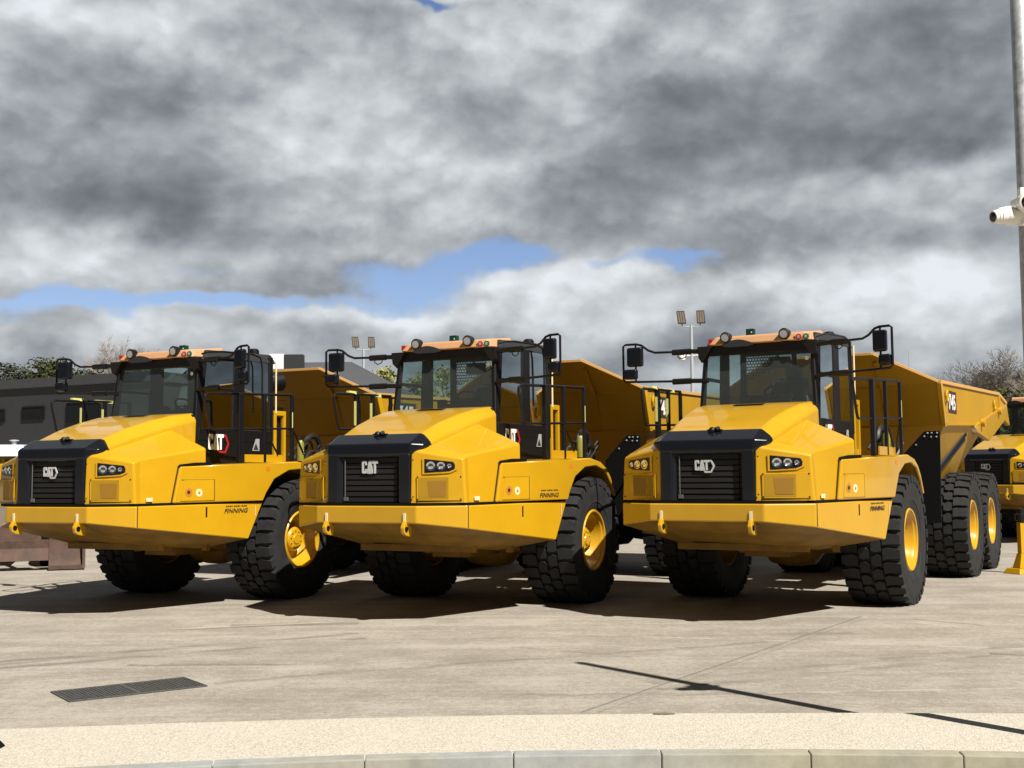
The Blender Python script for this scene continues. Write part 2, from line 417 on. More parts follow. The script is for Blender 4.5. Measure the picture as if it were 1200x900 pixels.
        g = G(); g.extr([(3.02, s * 1.299, 1.55), (2.92, s * 1.318, 1.55), (2.92, s * 1.318, 1.60), (3.02, s * 1.299, 1.60)], (0, s * .004, 0)); obj('sticker', g, 'label', hp)
    # --- grille frame and grille
    gx = lambda z: 3.462
    g = G()
    hp_ = [(3.470, .612, 2.135), (3.458, .618, 2.272), (3.36, .745, 2.215), (3.34, .758, 2.262), (3.24, .776, 2.205), (3.205, .776, 2.298), (3.185, .625, 2.410), (3.08, .62, 2.395), (3.08, .75, 2.18), (3.22, .60, 2.10), (3.44, .605, 2.10)]
    vs_ = [g.bm.verts.new((x, k * y, z)) for x, y, z in hp_ for k in (1, -1)]
    bmesh.ops.convex_hull(g.bm, input=vs_)
    bmesh.ops.dissolve_limit(g.bm, angle_limit=R(3), verts=g.bm.verts, edges=g.bm.edges)
    gf = obj('grille_frame', g, 'gloss', T, .028, 4, 14)
    for s in (1, -1):
        g = G(); g.extr([(3.470, s * .616, 1.512), (3.470, s * .616, 2.14), (3.470, s * .455, 2.14), (3.470, s * .455, 1.512)], (-.26, 0, 0)); lg = obj('frame_side', g, 'gloss', gf, .02, 3)
        g = G(); g.extr([(3.452, s * .455, 1.512), (3.452, s * .455, 2.11), (3.40, s * .40, 2.11), (3.40, s * .40, 1.512)], (-.04, 0, 0)); obj('frame_return', g, 'gloss', lg)
    g = G(); g.box((3.33, -.455, 1.50), (3.395, .455, 2.13)); gr = obj('grille', g, 'matte', T)
    g = G()
    for i in range(8):
        z = 1.53 + i * .072; g.extr([(3.395, -.40, z), (3.412, -.40, z + .010), (3.404, -.40, z + .062), (3.395, -.40, z + .062)], (0, .80, 0))
    obj('louvre', g, simple_get('louvre'), gr)
    g = G(); g.tube([(3.43, -.37, 2.08), (3.43, -.37, 1.60)], .007); g.box((3.415, -.39, 1.55), (3.435, -.33, 1.60)); obj('stay_rod', g, simple_get('dullsteel'), gr)
    g = G(); g.box((3.17, -.06, 2.40), (3.26, .12, 2.415)); g.ball((3.235, .0, 2.40), .045); g.tube([(3.2, .03, 2.41), (3.25, .09, 2.425)], .03)
    obj('front_camera', g, 'black', gf, .004)
    # --- fenders with deck
    for s in (1, -1):
        q = lambda p: (p[0], s * p[1], p[2])
        g = G()
        pan = [(2.595, 1.516), (2.485, 2.024), (1.05, 2.075), (1.05, 1.516)]
        g.extr([q((x, panel_y(x), z)) for x, z in pan], (0, -s * .05, 0))
        arch = [(1.05, 2.075), (.2, 2.10), (-.2, 2.045), (-.42, 1.955), (-.58, 1.83), (-.72, 1.65), (-.80, 1.53), (-.735, 1.53), (-.60, 1.72), (-.36, 1.91), (0, 1.985), (.42, 1.96), (.78, 1.83), (.98, 1.62), (1.05, 1.516)]
        g.extr([q((x, 1.734, z)) for x, z in arch], (0, -s * .05, 0))
        fd = obj('fender', g, 'yellow', T, .022, 3, 30)
        g = G(); g.extr([q((2.602, 1.366, 1.516)), q((2.617, 1.364, 1.516)), q((2.502, 1.384, 2.026)), q((2.487, 1.386, 2.026))], (0, s * .008, 0)); obj('edge_gap', g, 'ink', fd)
        g = G()
        ch = [(2.485, 2.02), (1.05, 2.071), (.2, 2.096), (-.2, 2.041), (-.42, 1.951), (-.58, 1.826), (-.72, 1.646), (-.80, 1.526)]
        for (x0, z0), (x1, z1) in zip(ch[:-1], ch[1:]):
            y0, y1 = panel_y(x0) - .052, panel_y(x1) - .052
            g.hexa([q((x0, y0, z0)), q((x1, y1, z1)), q((x1, .70, z1)), q((x0, .70, z0))], [q((x0, y0, z0 - .03)), q((x1, y1, z1 - .03)), q((x1, .70, z1 - .03)), q((x0, .70, z0 - .03))])
        obj('deck_plate', g, 'yellow', fd)
        g = G(); g.extr([q((x, panel_y(x) - .004, z)) for x, z in ((2.50, 2.020), (2.46, 2.052), (2.2, 2.078), (1.96, 2.082), (1.96, 2.045), (2.46, 2.028))], (0, -s * .12, 0)); obj('rubber_seal', g, 'matte', fd)
        hx = ((2.49, 1.545), (1.935, 1.545), (1.935, 1.835), (2.43, 1.835))
        g = G(); g.extr([q((x, panel_y(x) + .0005, z)) for x, z in hx], (0, s * .008, 0)); ht = obj('fuel_hatch', g, 'yellow', fd, .003)
        g = G(); g.extr([q((x, panel_y(x) + .0004, z)) for x, z in ((2.47, 1.84), (1.92, 1.84), (1.92, 1.54), (1.934, 1.54), (1.934, 1.834), (2.47, 1.834))], (0, s * .004, 0)); obj('hatch_gap', g, 'ink', fd)
        def disc(x, z, r, mat, nm, lift):
            g = G(); g.extr([q((x + r * math.cos(t), panel_y(x + r * math.cos(t)) + lift, z + r * math.sin(t))) for t in [2 * math.pi * j / 20 for j in range(20)]], (0, s * .003, 0)); return obj(nm, g, mat, ht)
        disc(2.36, 1.665, .060, 'sticker2', 'warning_sticker', .009); disc(2.365, 1.665, .026, 'ink', 'sticker_pictogram', .012)
        disc(2.19, 1.655, .054, 'label', 'round_label', .009); disc(2.19, 1.655, .020, 'sticker2', 'label_pictogram', .012)
        g = G(); g.extr([q((.98, 1.735, 1.96)), q((.90, 1.735, 1.96)), q((.90, 1.735, 2.02)), q((.98, 1.735, 2.02))], (0, s * .003, 0)); obj('warning_sticker', g, 'orangev', fd)
        # rear flap
        g = G(); g.hexa([q((-.70, 1.69, 1.62)), q((-.70, 1.15, 1.62)), q((-1.16, 1.15, .88)), q((-1.16, 1.69, .88))], [q((-.73, 1.69, 1.64)), q((-.73, 1.15, 1.64)), q((-1.19, 1.15, .90)), q((-1.19, 1.69, .90))]); obj('wheel_flap', g, 'matte', fd)
        # toe board and railing
        g = G(); g.box((.42, s * 1.60 - .012, 2.085), (1.32, s * 1.60 + .012, 2.20)); obj('toe_board', g, 'yellow', T, .004)
        g = G()
        yy = lambda x: s * (1.48 + (2.05 - x) * .098)
        tp = [(1.93, yy(1.93), 2.56), (1.97, yy(1.97), 2.62), (2.08, yy(2.08), 2.97), (2.07, yy(2.07), 3.03), (2.0, yy(2.0), 3.065), (1.2, yy(1.2), 3.095), (.24, yy(.24), 3.125)]
        g.tube(tp, .021, 8); g.tube([(1.93, yy(1.93), 2.56), (1.88, yy(1.9), 2.55), (.24, yy(.24), 2.61)], .018, 8)
        for x in (.86, .25): g.box((x - .03, yy(x) - .022, 2.085), (x + .03, yy(x) + .022, 3.11))
        g.box((1.34, yy(1.37) - .03, 2.07), (1.42, yy(1.37) + .03, 3.10)); g.box((1.30, yy(1.37) - .02, 2.07), (1.33, yy(1.37) + .02, 3.0))
        g.tube([(.25, yy(.25), 2.62), (-.35, s * 1.45, 2.22)], .018); g.tube([(.86, yy(.9), 2.6), (.55, s * 1.62, 2.2)], .016)
        rl = obj('handrail', g, 'black', T, .004, 1)
        g = G()
        if s < 0:
            for x0, x1 in ((1.62, 1.40), (1.05, .62)): g.box((x1, yy(x1) - .026, 3.085), (x0, yy(x1) + .026, 3.128))
            for x in (.86, 1.37): g.box((x + .045, yy(x) - .018, 2.62), (x + .056, yy(x) + .018, 2.98))
        else:
            g.box((.255, yy(.3) + .023, 2.62), (.275, yy(.3) + .028, 2.86))
        obj('reflective_tape', g, 'hivis', rl)
    # --- engine bay bulk, chassis, axle
    g = G(); g.box((-.9, -.55, .95), (2.2, .55, 2.0)); g.box((1.4, -1.2, 1.45), (2.3, 1.2, 2.04)); g.box((-.4, -.86, 1.5), (1.5, .86, 2.06)); obj('engine_bay', g, 'matte', T)
    g = G(); g.lathe([(-1.0, .17), (-.45, .20), (-.32, .36), (-.1, .40), (.1, .40), (.32, .36), (.45, .20), (1.0, .17)], 24, (0, 0, .88)); g.box((.1, -.3, .70), (1.3, .3, .95)); g.tube([(.5, -.75, .84), (.5, .75, .84)], .10)
    obj('front_axle', g, 'yellow_shaded', T)
    # --- cab
    cab = None
    g = G()
    def both(a, b):
        g.hexa(a, b); g.hexa([(x, -y, z) for x, y, z in a], [(x, -y, z) for x, y, z in b])
    # lower body sides / door skins
    g.box((-.33, -.85, 2.04), (1.50, .85, 2.50))
    both([(1.545, .80, 2.45), (1.545, .86, 2.45), (1.42, .86, 2.45), (1.42, .80, 2.45)], [(1.41, .735, 3.66), (1.41, .79, 3.66), (1.27, .85, 3.66), (1.27, .78, 3.66)])   # A pillar
    both([(.70, .80, 2.45), (.70, .862, 2.45), (.40, .862, 2.45), (.40, .80, 2.45)], [(.64, .79, 3.70), (.64, .85, 3.70), (.38, .85, 3.70), (.38, .79, 3.70)])         # B pillar
    both([(-.24, .78, 2.45), (-.24, .858, 2.45), (-.34, .858, 2.45), (-.34, .78, 2.45)], [(-.24, .78, 3.80), (-.24, .85, 3.80), (-.34, .85, 3.80), (-.34, .78, 3.80)])  # C pillar
    both([(1.47, .80, 2.42), (1.47, .862, 2.42), (-.33, .862, 2.42), (-.33, .80, 2.42)], [(1.46, .80, 2.60), (1.46, .86, 2.60), (-.33, .86, 2.60), (-.33, .80, 2.60)])
    both([(.66, .80, 3.19), (.66, .857, 3.19), (1.36, .857, 3.19), (1.36, .80, 3.19)], [(.66, .80, 3.235), (.66, .857, 3.235), (1.35, .857, 3.235), (1.35, .80, 3.235)])
    g.box((1.32, -.80, 3.53), (1.43, .80, 3.67))                 # header
    g.box((1.46, -.82, 2.45), (1.56, .82, 2.80))                 # cowl below the screen
    g.box((-.34, -.80, 2.45), (-.28, .80, 3.05)); g.box((-.34, .45, 3.0), (-.28, .80, 3.70)); g.box((-.34, -.80, 3.66), (-.28, .80, 3.84)); g.box((-.335, -.05, 2.9), (-.285, .02, 3.7))
    for s in (1, -1): g.hexa([(1.40, s * .64, 3.66), (1.40, s * .86, 3.66), (1.36, s * .86, 3.44), (1.38, s * .77, 3.44)], [(1.52, s * .64, 3.66), (1.52, s * .86, 3.66), (1.50, s * .85, 3.50), (1.50, s * .78, 3.46)])
    cab = obj('cab', g, 'black', T, .008, 1)
    g = G(); g.hexa([(1.30, -.83, 3.66), (1.30, .83, 3.66), (-.42, .86, 3.70), (-.42, -.86, 3.70)], [(1.20, -.78, 3.80), (1.20, .78, 3.80), (-.38, .78, 3.855), (-.38, -.78, 3.855)])
    rf = obj('roof', g, simple_get('dkgrey'), cab, .03, 2)
    g = G()
    g.hexa([(1.52, -.70, 3.665), (1.52, .75, 3.665), (.78, .80, 3.69), (.78, -.80, 3.69)], [(1.47, -.60, 3.785), (1.47, .70, 3.785), (.78, .74, 3.865), (.78, -.74, 3.865)])
    vis = obj('roof_visor', g, 'orange', cab, .03, 3)
    g = G(); g.extr([(1.545, -.46 + .42 * (i / 10), 3.672 + .055 * math.sin(math.pi * i / 10)) for i in range(11)] + [(1.545, -.04, 3.64), (1.545, -.10, 3.625), (1.545, -.40, 3.625), (1.545, -.46, 3.64)], (-.05, 0, 0)); obj('visor_trim', g, simple_get('dkgrey'), vis)
    def pane(name, pts, par):
        g = G(); g.poly(pts); o = obj(name, g, 'glass', par); return o
    pane('windshield', [(1.525, -.80, 2.78), (1.525, .80, 2.78), (1.395, .735, 3.56), (1.395, -.735, 3.56)], cab)
    for s in (1, -1):
        pane('side_window', [(1.42, s * .845, 2.58), (.68, s * .845, 2.58), (.62, s * .835, 3.66), (1.31, s * .82, 3.62)], cab)
        pane('side_window', [(.42, s * .845, 2.58), (-.26, s * .84, 2.58), (-.26, s * .83, 3.72), (.40, s * .835, 3.68)], cab)
    pane('rear_window', [(-.31, -.78, 2.95), (-.31, .78, 2.95), (-.31, .78, 3.68), (-.31, -.78, 3.68)], cab)
    g = G(); g.poly([(-.36, -.80, 3.72), (-.36, -.25, 3.72), (-.36, -.25, 3.52), (-.36, -.70, 3.30), (-.36, -.80, 3.30)]); obj('rear_guard', g, 'guard', cab)
    g = G(); g.extr([(1.445, .70 + .028 * math.cos(t), 3.42 + .028 * math.sin(t)) for t in [2 * math.pi * j / 14 for j in range(14)]], (.002, 0, 0)); obj('screen_sticker', g, 'white', cab)
    # interior
    g = G(); g.box((-.05, -.28, 2.55), (.50, .30, 2.80)); g.hexa([(-.05, -.28, 2.75), (.10, -.28, 2.75), (.10, .30, 2.75), (-.05, .30, 2.75)], [(-.22, -.22, 3.28), (-.10, -.22, 3.28), (-.10, .24, 3.28), (-.22, .24, 3.28)]); g.box((-.24, -.12, 3.28), (-.14, .14, 3.46))
    st = obj('seat', g, 'seat', cab, .05, 3)
    g = G(); g.hexa([(.13, -.31, 2.72), (.13, .33, 2.72), (.50, .33, 2.72), (.50, -.31, 2.72)], [(-.08, -.24, 3.24), (-.08, .26, 3.24), (.0, .26, 3.24), (.0, -.24, 3.24)]); obj('seat_wrap', g, simple_get('wrapdark'), st, .05, 3)
    g = G(); g.box((1.0, -.78, 2.5), (1.46, .78, 2.76)); g.box((1.02, -.12, 2.7), (1.30, .35, 2.90)); g.box((-.1, -.75, 2.5), (.75, -.38, 2.82)); g.box((.7, -.52, 2.78), (.78, -.36, 3.0)); obj('dashboard', g, 'interior', cab, .03, 2)
    g = G(); c = V(.86, .10, 2.98); ax = V(.55, 0, -.83).normalized(); a = V(0, 1, 0); b = ax.cross(a)
    ring = [c + (a * math.cos(t) + b * math.sin(t)) * .19 for t in [2 * math.pi * j / 20 for j in range(21)]]
    g.tube(ring, .016, 6); g.tube([c + a * .18, c, c - a * .18], .012, 5); g.tube([c, c + ax * .35], .04, 6); obj('steering_wheel', g, 'interior', cab)
    g = G(); g.box((.55, -.10, 3.38), (.62, .20, 3.54)); g.tube([(.58, .02, 3.54), (.58, -.05, 3.68)], .012); obj('interior_mirror', g, simple_get('bronze'), cab, .02)
    # roof lamps
    for y in (.423, -.423):
        g = G(); g.lathe([(1.44, .055), (1.46, .075), (1.55, .078), (1.56, .062), (1.545, .058)], 20, (0, y, 3.765), 'X'); g.box((1.43, y - .06, 3.66), (1.50, y + .06, 3.70))
        wl = obj('work_light', g, 'black', vis); g = G(); g.lathe([(1.553, .060), (1.556, 0)], 20, (0, y, 3.765), 'X'); obj('lens', g, simple_get('lens'), wl)
    g = G(); g.box((1.500, .565, 3.668), (1.519, .775, 3.752)); sp = obj('signal_plate', g, simple_get('peach'), vis, .004)
    for y, c in ((.617, 'red'), (.719, 'green')):
        g = G(); g.lathe([(1.519, .043), (1.533, .040), (1.536, .022)], 16, (0, y, 3.71), 'X'); o = obj('signal_light', g, c, sp); g = G(); g.lathe([(1.536, .022), (1.539, 0)], 12, (0, y, 3.71), 'X'); obj('lens', g, simple_get('lens'), o)
    g = G(); g.box((1.44, -.70, 3.69), (1.49, -.64, 3.76)); obj('marker_lamp', g, 'red', vis)
    g = G(); g.box((.21, -.555, 3.92), (.31, -.435, 4.02)); g.tube([(.26, -.495, 3.84), (.26, -.495, 3.92)], .02); bc = obj('beacon', g, 'dkgreen', cab, .008)
    g = G(); g.box((.311, -.475, 3.955), (.313, -.455, 3.975)); obj('lens', g, 'white', bc)
    g = G(); g.lathe([(3.80, .09), (3.92, .085), (3.95, .06), (3.96, 0)], 16, (-.22, .55, 0), 'Z'); obj('horn_cover', g, 'black', cab)
    g = G(); g.tube([(1.35, .80, 3.72), (1.30, .90, 3.75), (1.0, .90, 3.78), (.30, .92, 3.80), (.1, .93, 3.76), (.05, .93, 3.6), (.05, .93, 2.9)], .016, 6); obj('grab_rail', g, 'black', cab)
    # mirrors
    for s, x0, yo in ((-1, 1.45, 2.05), (1, 1.60, 1.88)):
        yi = .72 if s < 0 else .84
        def mp(f, z): return (1.45 + (x0 - 1.45) * f, s * (yi + (yo - yi) * f), z)
        g = G()
        g.tube([mp(0, 3.60), mp(.36, 3.615), mp(.62, 3.625), mp(.70, 3.665), mp(.78, 3.745), mp(.84, 3.765), mp(.97, 3.768), mp(1, 3.745), mp(1, 3.25), mp(.97, 3.215), mp(.36, 3.19), mp(.05, 3.165)], .017, 8)
        for z in (3.61, 3.185):
            g.tube([mp(.20, z), mp(.23, z), mp(.38, z), mp(.41, z)], .043, 8); g.tube([mp(.0, z - .01), mp(.19, z)], .033, 8)
        g.tube([mp(.85, 3.765), mp(.85, 3.22)], .014, 6)
        lp = [mp(.24, 3.60) , mp(.26, 3.53), mp(.31, 3.51), mp(.35, 3.54), mp(.34, 3.60)]; g.tube(lp, .008, 5)
        ma = obj('mirror_arm', g, 'black', T)
        for f0, f1, z0, z1 in ((.76, .94, 3.43, 3.725), (.83, .985, 3.245, 3.405)):
            g = G(); a = mp(f0, 0); b = mp(f1, 0)
            g.hexa([(a[0] - .02, a[1], z0), (b[0] - .02, b[1], z0), (b[0] - .02, b[1], z1), (a[0] - .02, a[1], z1)], [(a[0] + .07, a[1] * .99 + b[1] * .01, z0 + .01), (b[0] + .07, b[1], z0 + .01), (b[0] + .07, b[1], z1 - .015), (a[0] + .07, a[1], z1 - .015)])
            mi = obj('mirror', g, 'gloss', ma, .025, 3)
            g = G(); g.hexa([(a[0] - .023, a[1] * .98 + b[1] * .02, z0 + .02), (b[0] - .023, b[1] * .98 + a[1] * .02, z0 + .02), (b[0] - .023, b[1] * .98 + a[1] * .02, z1 - .02), (a[0] - .023, a[1] * .98 + b[1] * .02, z1 - .02)], [(a[0] - .02, a[1] * .98 + b[1] * .02, z0 + .02), (b[0] - .02, b[1] * .98 + a[1] * .02, z0 + .02), (b[0] - .02, b[1] * .98 + a[1] * .02, z1 - .02), (a[0] - .02, a[1] * .98 + b[1] * .02, z1 - .02)]); obj('mirror_glass', g, 'chrome', mi)
    # behind the cab
    g = G(); g.box((-.68, .80, 2.05), (-.62, .86, 2.92)); g.box((-.43, .80, 2.05), (-.365, .86, 2.92)); g.box((-.68, .70, 2.86), (-.365, .862, 2.94)); g.box((-.68, .78, 2.1), (-.37, .84, 2.2))
    ai = obj('air_box', g, 'yellow', T, .012); g = G(); g.box((-.64, .60, 2.94), (-.38, .84, 3.01)); g.box((-.64, .72, 2.2), (-.42, .78, 2.84)); obj('box_cap', g, 'black', ai, .015)
    g = G(); g.tube([(-.62, .45, 2.3), (-.62, .45, 3.30), (-.66, .47, 3.42), (-.80, .5, 3.5)], .10, 12); g.tube([(-.66, .46, 3.40), (-.95, .52, 3.46)], .13, 12, .16); obj('exhaust', g, 'black', T)
    g = G(); g.tube([(-.40, .86, 2.9), (-.40, .86, 3.74)], .014, 6); obj('drain_pipe', g, 'label', T)
    g = G()
    for (a, b, c_) in (((-.45, 1.2, 2.15), (-.75, 1.3, 2.75), (-1.25, 1.0, 2.2)), ((-.55, 1.0, 2.2), (-.9, 1.15, 2.65), (-1.4, .8, 1.9)), ((-.5, 1.35, 2.1), (-.7, 1.42, 2.5), (-1.0, 1.3, 2.0))):
        a, b, c_ = Vector(a), Vector(b), Vector(c_); g.tube([a * (1 - t) ** 2 + b * 2 * t * (1 - t) + c_ * t * t for t in [i / 12 for i in range(13)]], .025, 7)
    g.tube([V(-1.15 + .22 * math.cos(t), 1.05, 2.32 + .22 * math.sin(t)) for t in [2 * math.pi * i / 20 for i in range(21)]], .05, 8)
    obj('hydraulic_hose', g, 'hose', T)
    g = G(); g.lathe([(2.12, .055), (2.40, .055), (2.45, .03), (2.48, .015), (2.48, 0)], 14, (-.50, 1.28, 0), 'Z'); ex = obj('pressure_bottle', g, simple_get('olive'), T); g = G(); g.box((-.53, 1.26, 2.46), (-.47, 1.31, 2.52)); obj('valve', g, 'chrome', ex)
    g = G()
    for i, (x, y, z) in enumerate(((-.68, 1.40, 2.15), (-.72, 1.42, 2.22), (-.78, 1.40, 2.30), (-.64, 1.38, 2.10))): g.tube([(x, y, z), (x - .05, y + .03, z + .07)], .022, 8)
    obj('coupling', g, 'chrome', T)
    # --- rear unit
    g = G()
    for s in (1, -1): g.box((-8.0, s * .42 - .09, 1.12), (-1.9, s * .42 + .09, 1.46))
    g.box((-2.3, -.6, .95), (-1.2, .6, 1.6)); g.box((-6.3, -.9, 1.0), (-5.7, .9, 1.3)); obj('rear_frame', g, 'yellow_shaded', T, .01)
    for x in (-5.04, -6.99):
        g = G(); g.lathe([(-1.0, .17), (-.45, .20), (-.32, .34), (0, .38), (.32, .34), (.45, .20), (1.0, .17)], 20, (x, 0, .88)); obj('rear_axle', g, 'matte', T)
    body = make_body(T)
    for s in (1, -1):
        g = G(); pts = [(1.20, 2.08), (1.56, 2.47), (1.60, 2.48), (1.79, 2.48), (1.80, 2.44), (1.775, 1.07), (1.20, 1.02)]
        g.extr([(-1.72, s * y, z) for y, z in pts], (-.04, 0, 0)); mf = obj('mud_guard', g, 'matte', T)
        for y, z in ((1.44, 2.27), (1.57, 2.40), (1.62, 2.45), (1.68, 2.45), (1.76, 2.45), (1.67, 2.39), (1.75, 2.39)): g = G(); g.lathe([(-1.72, .014), (-1.708, .012), (-1.706, 0)], 8, (0, s * y, z), 'X'); obj('bolt', g, 'galv', mf)
    # --- wheels
    for x, hub in ((0, True), (-5.04, False), (-6.99, False)):
        for s in (1, -1):
            key = 'hub' if hub else 'dish'
            if key not in WH:
                w = make_wheel(T, 'wheel', hub); WH[key] = w
            else:
                w = copy_tree(WH[key], T)
            w.location = (x, s * 1.335, RZ); w.rotation_euler = (0, 0, 0 if s > 0 else math.pi)
    return T
WH = {}
_cache = {}
SPEC = {'baffle': ((.24, .12, .004), .6), 'louvre': ((.010, .009, .008), .5), 'dullsteel': ((.10, .10, .10), .4), 'dkgrey': ((.022, .023, .026), .5), 'wrapdark': ((.13, .15, .155), .2),
        'bronze': ((.05, .032, .018), .4), 'lens': ((.30, .31, .32), .1), 'peach': ((.72, .50, .30), .5), 'olive': ((.20, .19, .03), .35)}
def simple_get(k):
    if k not in _cache: _cache[k] = simple(k + '_finish', SPEC[k][0], SPEC[k][1])
    return _cache[k]
def make_body(T):
    W = 1.766
    # stations from front: rail line, panel lower line, hopper lower line
    g = G()
    A0, A1 = (-2.0, W, 3.25), (-7.85, W, 3.365)            # rail
    A2 = (-8.80, W, 3.22)
    B0, B1 = (-2.265, W, 2.585), (-4.95, W, 2.665)           # panel lower edge
    C0, C1, C2 = (-3.05, 1.25, 1.72), (-5.6, 1.25, 1.72), (-9.05, 1.40, 2.95)
    P1, P2, P3, P4 = (-1.68, .82, 3.715), (-2.09, .84, 3.215), (-2.42, .84, 2.585), (-3.1, .84, 1.72)
    g.sym([A0, B0, B1, A2, A1])                             # side panel
    g.sym([B0, C0, C1, B1]); g.sym([B1, C1, C2, A2])        # lower hopper sides
    g.sym([P1, P2, A0]); g.sym([P2, P3, B0, A0]); g.sym([P3, P4, C0, B0])
    for a, b in ((P1, P2), (P2, P3), (P3, P4)): g.poly([a, b, (b[0], -b[1], b[2]), (a[0], -a[1], a[2])])
    g.poly([P4, C0, C1, (C1[0], -C1[1], C1[2]), (C0[0], -C0[1], C0[2]), (P4[0], -P4[1], P4[2])])
    g.poly([C1, C2, (C2[0], -C2[1], C2[2]), (C1[0], -C1[1], C1[2])])
    b = obj('dump_body', g, 'yellow_body', T, sharp=8)
    b.data.polygons.foreach_set('use_smooth', [False] * len(b.data.polygons))
    md = b.modifiers.new('plate', 'SOLIDIFY'); md.thickness = .03; md.offset = -1
    # lips and ribs
    g = G()
    def bar(p, q_, w, h):
        p, q_ = Vector(p), Vector(q_); d = (q_ - p).normalized(); a = d.cross(V(0, 0, 1)).normalized(); u = a.cross(d)
        g.hexa([p + a * w + u * h, p - a * w + u * h, p - a * w - u * h, p + a * w - u * h], [q_ + a * w + u * h, q_ - a * w + u * h, q_ - a * w - u * h, q_ + a * w - u * h])
    bar((-1.70, -.82, 3.725), (-1.70, .82, 3.725), .045, .022)
    for s in (1, -1):
        bar((-1.70, s * .82, 3.725), (-2.03, s * (W - .02), 3.262), .045, .022)
        bar((-2.0, s * W, 3.262), (-7.85, s * W, 3.375), .03, .028); bar((-7.85, s * W, 3.375), (-8.80, s * W, 3.235), .03, .028)
    obj('top_lip', g, 'orange_lip', b, .006)
    for s in (1, -1):
        g = G(); bar((-2.27, s * (W + .01), 2.60), (-4.95, s * (W + .01), 2.68), .02, .022); obj('lower_rail', g, 'yellow_body', b, .006)
        g = G(); bar(tuple(Vector((P2[0], s * P2[1], P2[2])) + V(.004, 0, 0)), (-2.055, s * (W - .05), 3.17), .010, .010); obj('weld_seam', g, 'yellow', b)
        g = G(); bar((-1.75, s * .845, 3.60), (-2.08, s * .88, 3.20), .03, .02); bar((-2.08, s * .88, 3.20), (-2.42, s * .86, 2.60), .03, .014); obj('gusset', g, 'yellow_body', b, .005)
        g = G(); bar((-2.415, s * .84, 2.59), (-2.29, s * (W - .03), 2.59), .010, .010); obj('weld_seam', g, 'yellow_body', b)
    g = G(); bar((P2[0] + .004, -.84, P2[2]), (P2[0] + .004, .84, P2[2]), .010, .010); obj('weld_seam', g, 'yellow', b)
    g = G(); bar((P3[0] + .004, -.84, P3[2]), (P3[0] + .004, .84, P3[2]), .010, .010); obj('weld_seam', g, 'yellow_body', b)
    for s in (1, -1):
        g = G(); g.hexa([(-1.99, s * (W - .04), 3.24), (-1.99, s * (W + .03), 3.24), (-2.13, s * (W + .03), 3.24), (-2.13, s * (W - .04), 3.24)], [(-2.25, s * (W - .04), 2.56), (-2.25, s * (W + .03), 2.56), (-2.36, s * (W + .03), 2.56), (-2.36, s * (W - .04), 2.56)]); obj('rib', g, 'yellow', b, .008); g = G()
        g.box((-7.92, s * W - .01, 2.95), (-7.80, s * W + .035, 3.34)); obj('rib', g, 'yellow', b, .008)
    # chute wings at the tail
    for s in (1, -1):
        g = G(); y = W + .035
        pts = [(-4.78, 2.64), (-8.72, 3.215), (-9.05, 2.78), (-8.42, 2.865), (-6.55, 2.42), (-5.35, 2.54)]
        g.extr([(x, s * (y if z > 2.6 else y - .02), z) for x, z in pts], (0, -s * .10, 0)); ch = obj('chute_wing', g, 'yellow', b, .02)
        for x, z in ((-5.6, 2.73), (-7.6, 3.02)):
            g = G(); g.lathe([(0, .075), (s * .06, .075), (s * .07, .05), (s * .07, 0)], 16, (x, s * (y), z)); obj('boss', g, 'yellow', ch)
        g = G()
        for x, z in ((-2.45, 3.05), (-7.2, 3.12)):
            g.tube([V(x + .0, s * (W + .03 + .0), z) + V(.06 * math.cos(t), 0, .09 * math.sin(t)) for t in [math.pi * 2 * i / 14 for i in range(15)]], .022, 6)
        obj('lifting_eye', g, 'yellow', b)
        g = G(); g.tube([(-2.6, s * 1.05, 1.25), (-4.4, s * 1.62, 2.42)], .10, 14); g.tube([(-4.35, s * 1.605, 2.39), (-4.55, s * 1.66, 2.50)], .06, 12); obj('hoist_cylinder', g, 'black', T)
        # model number decal
        g = G(); x0, x1, z0, z1 = -2.66, -3.36, 2.80, 3.16
        g.extr([(x0, s * (W + .002), z0), (x1, s * (W + .002), z0), (x1, s * (W + .002), z1), (x0, s * (W + .002), z1)], (0, s * .003, 0)); dc = obj('number_decal', g, 'ink', b)
        text_obj('lettering', '745', 1, (x0 - .03 if s > 0 else x1 + .06, s * (W + .005), z0 + .05), (-s, 0, 0), (0, 0, 1), 'white', dc, width=.56, height=.26, bold=.03, lift=.003)
        g = G(); g.extr([(x1 + .005 if s > 0 else x0 - .005, s * (W + .005), z0 + .01), (x1 + .045 if s > 0 else x0 - .045, s * (W + .005), z0 + .01), (x1 + .045 if s > 0 else x0 - .045, s * (W + .005), z1 - .01), (x1 + .005 if s > 0 else x0 - .005, s * (W + .005), z1 - .01)], (0, s * .003, 0)); obj('decal_stripe', g, 'red', dc)
    return b
M['orange_lip'] = simple('orange_lip_paint', (.55, .31, .09), .5)  # lip colour, paler and more orange than the body paint

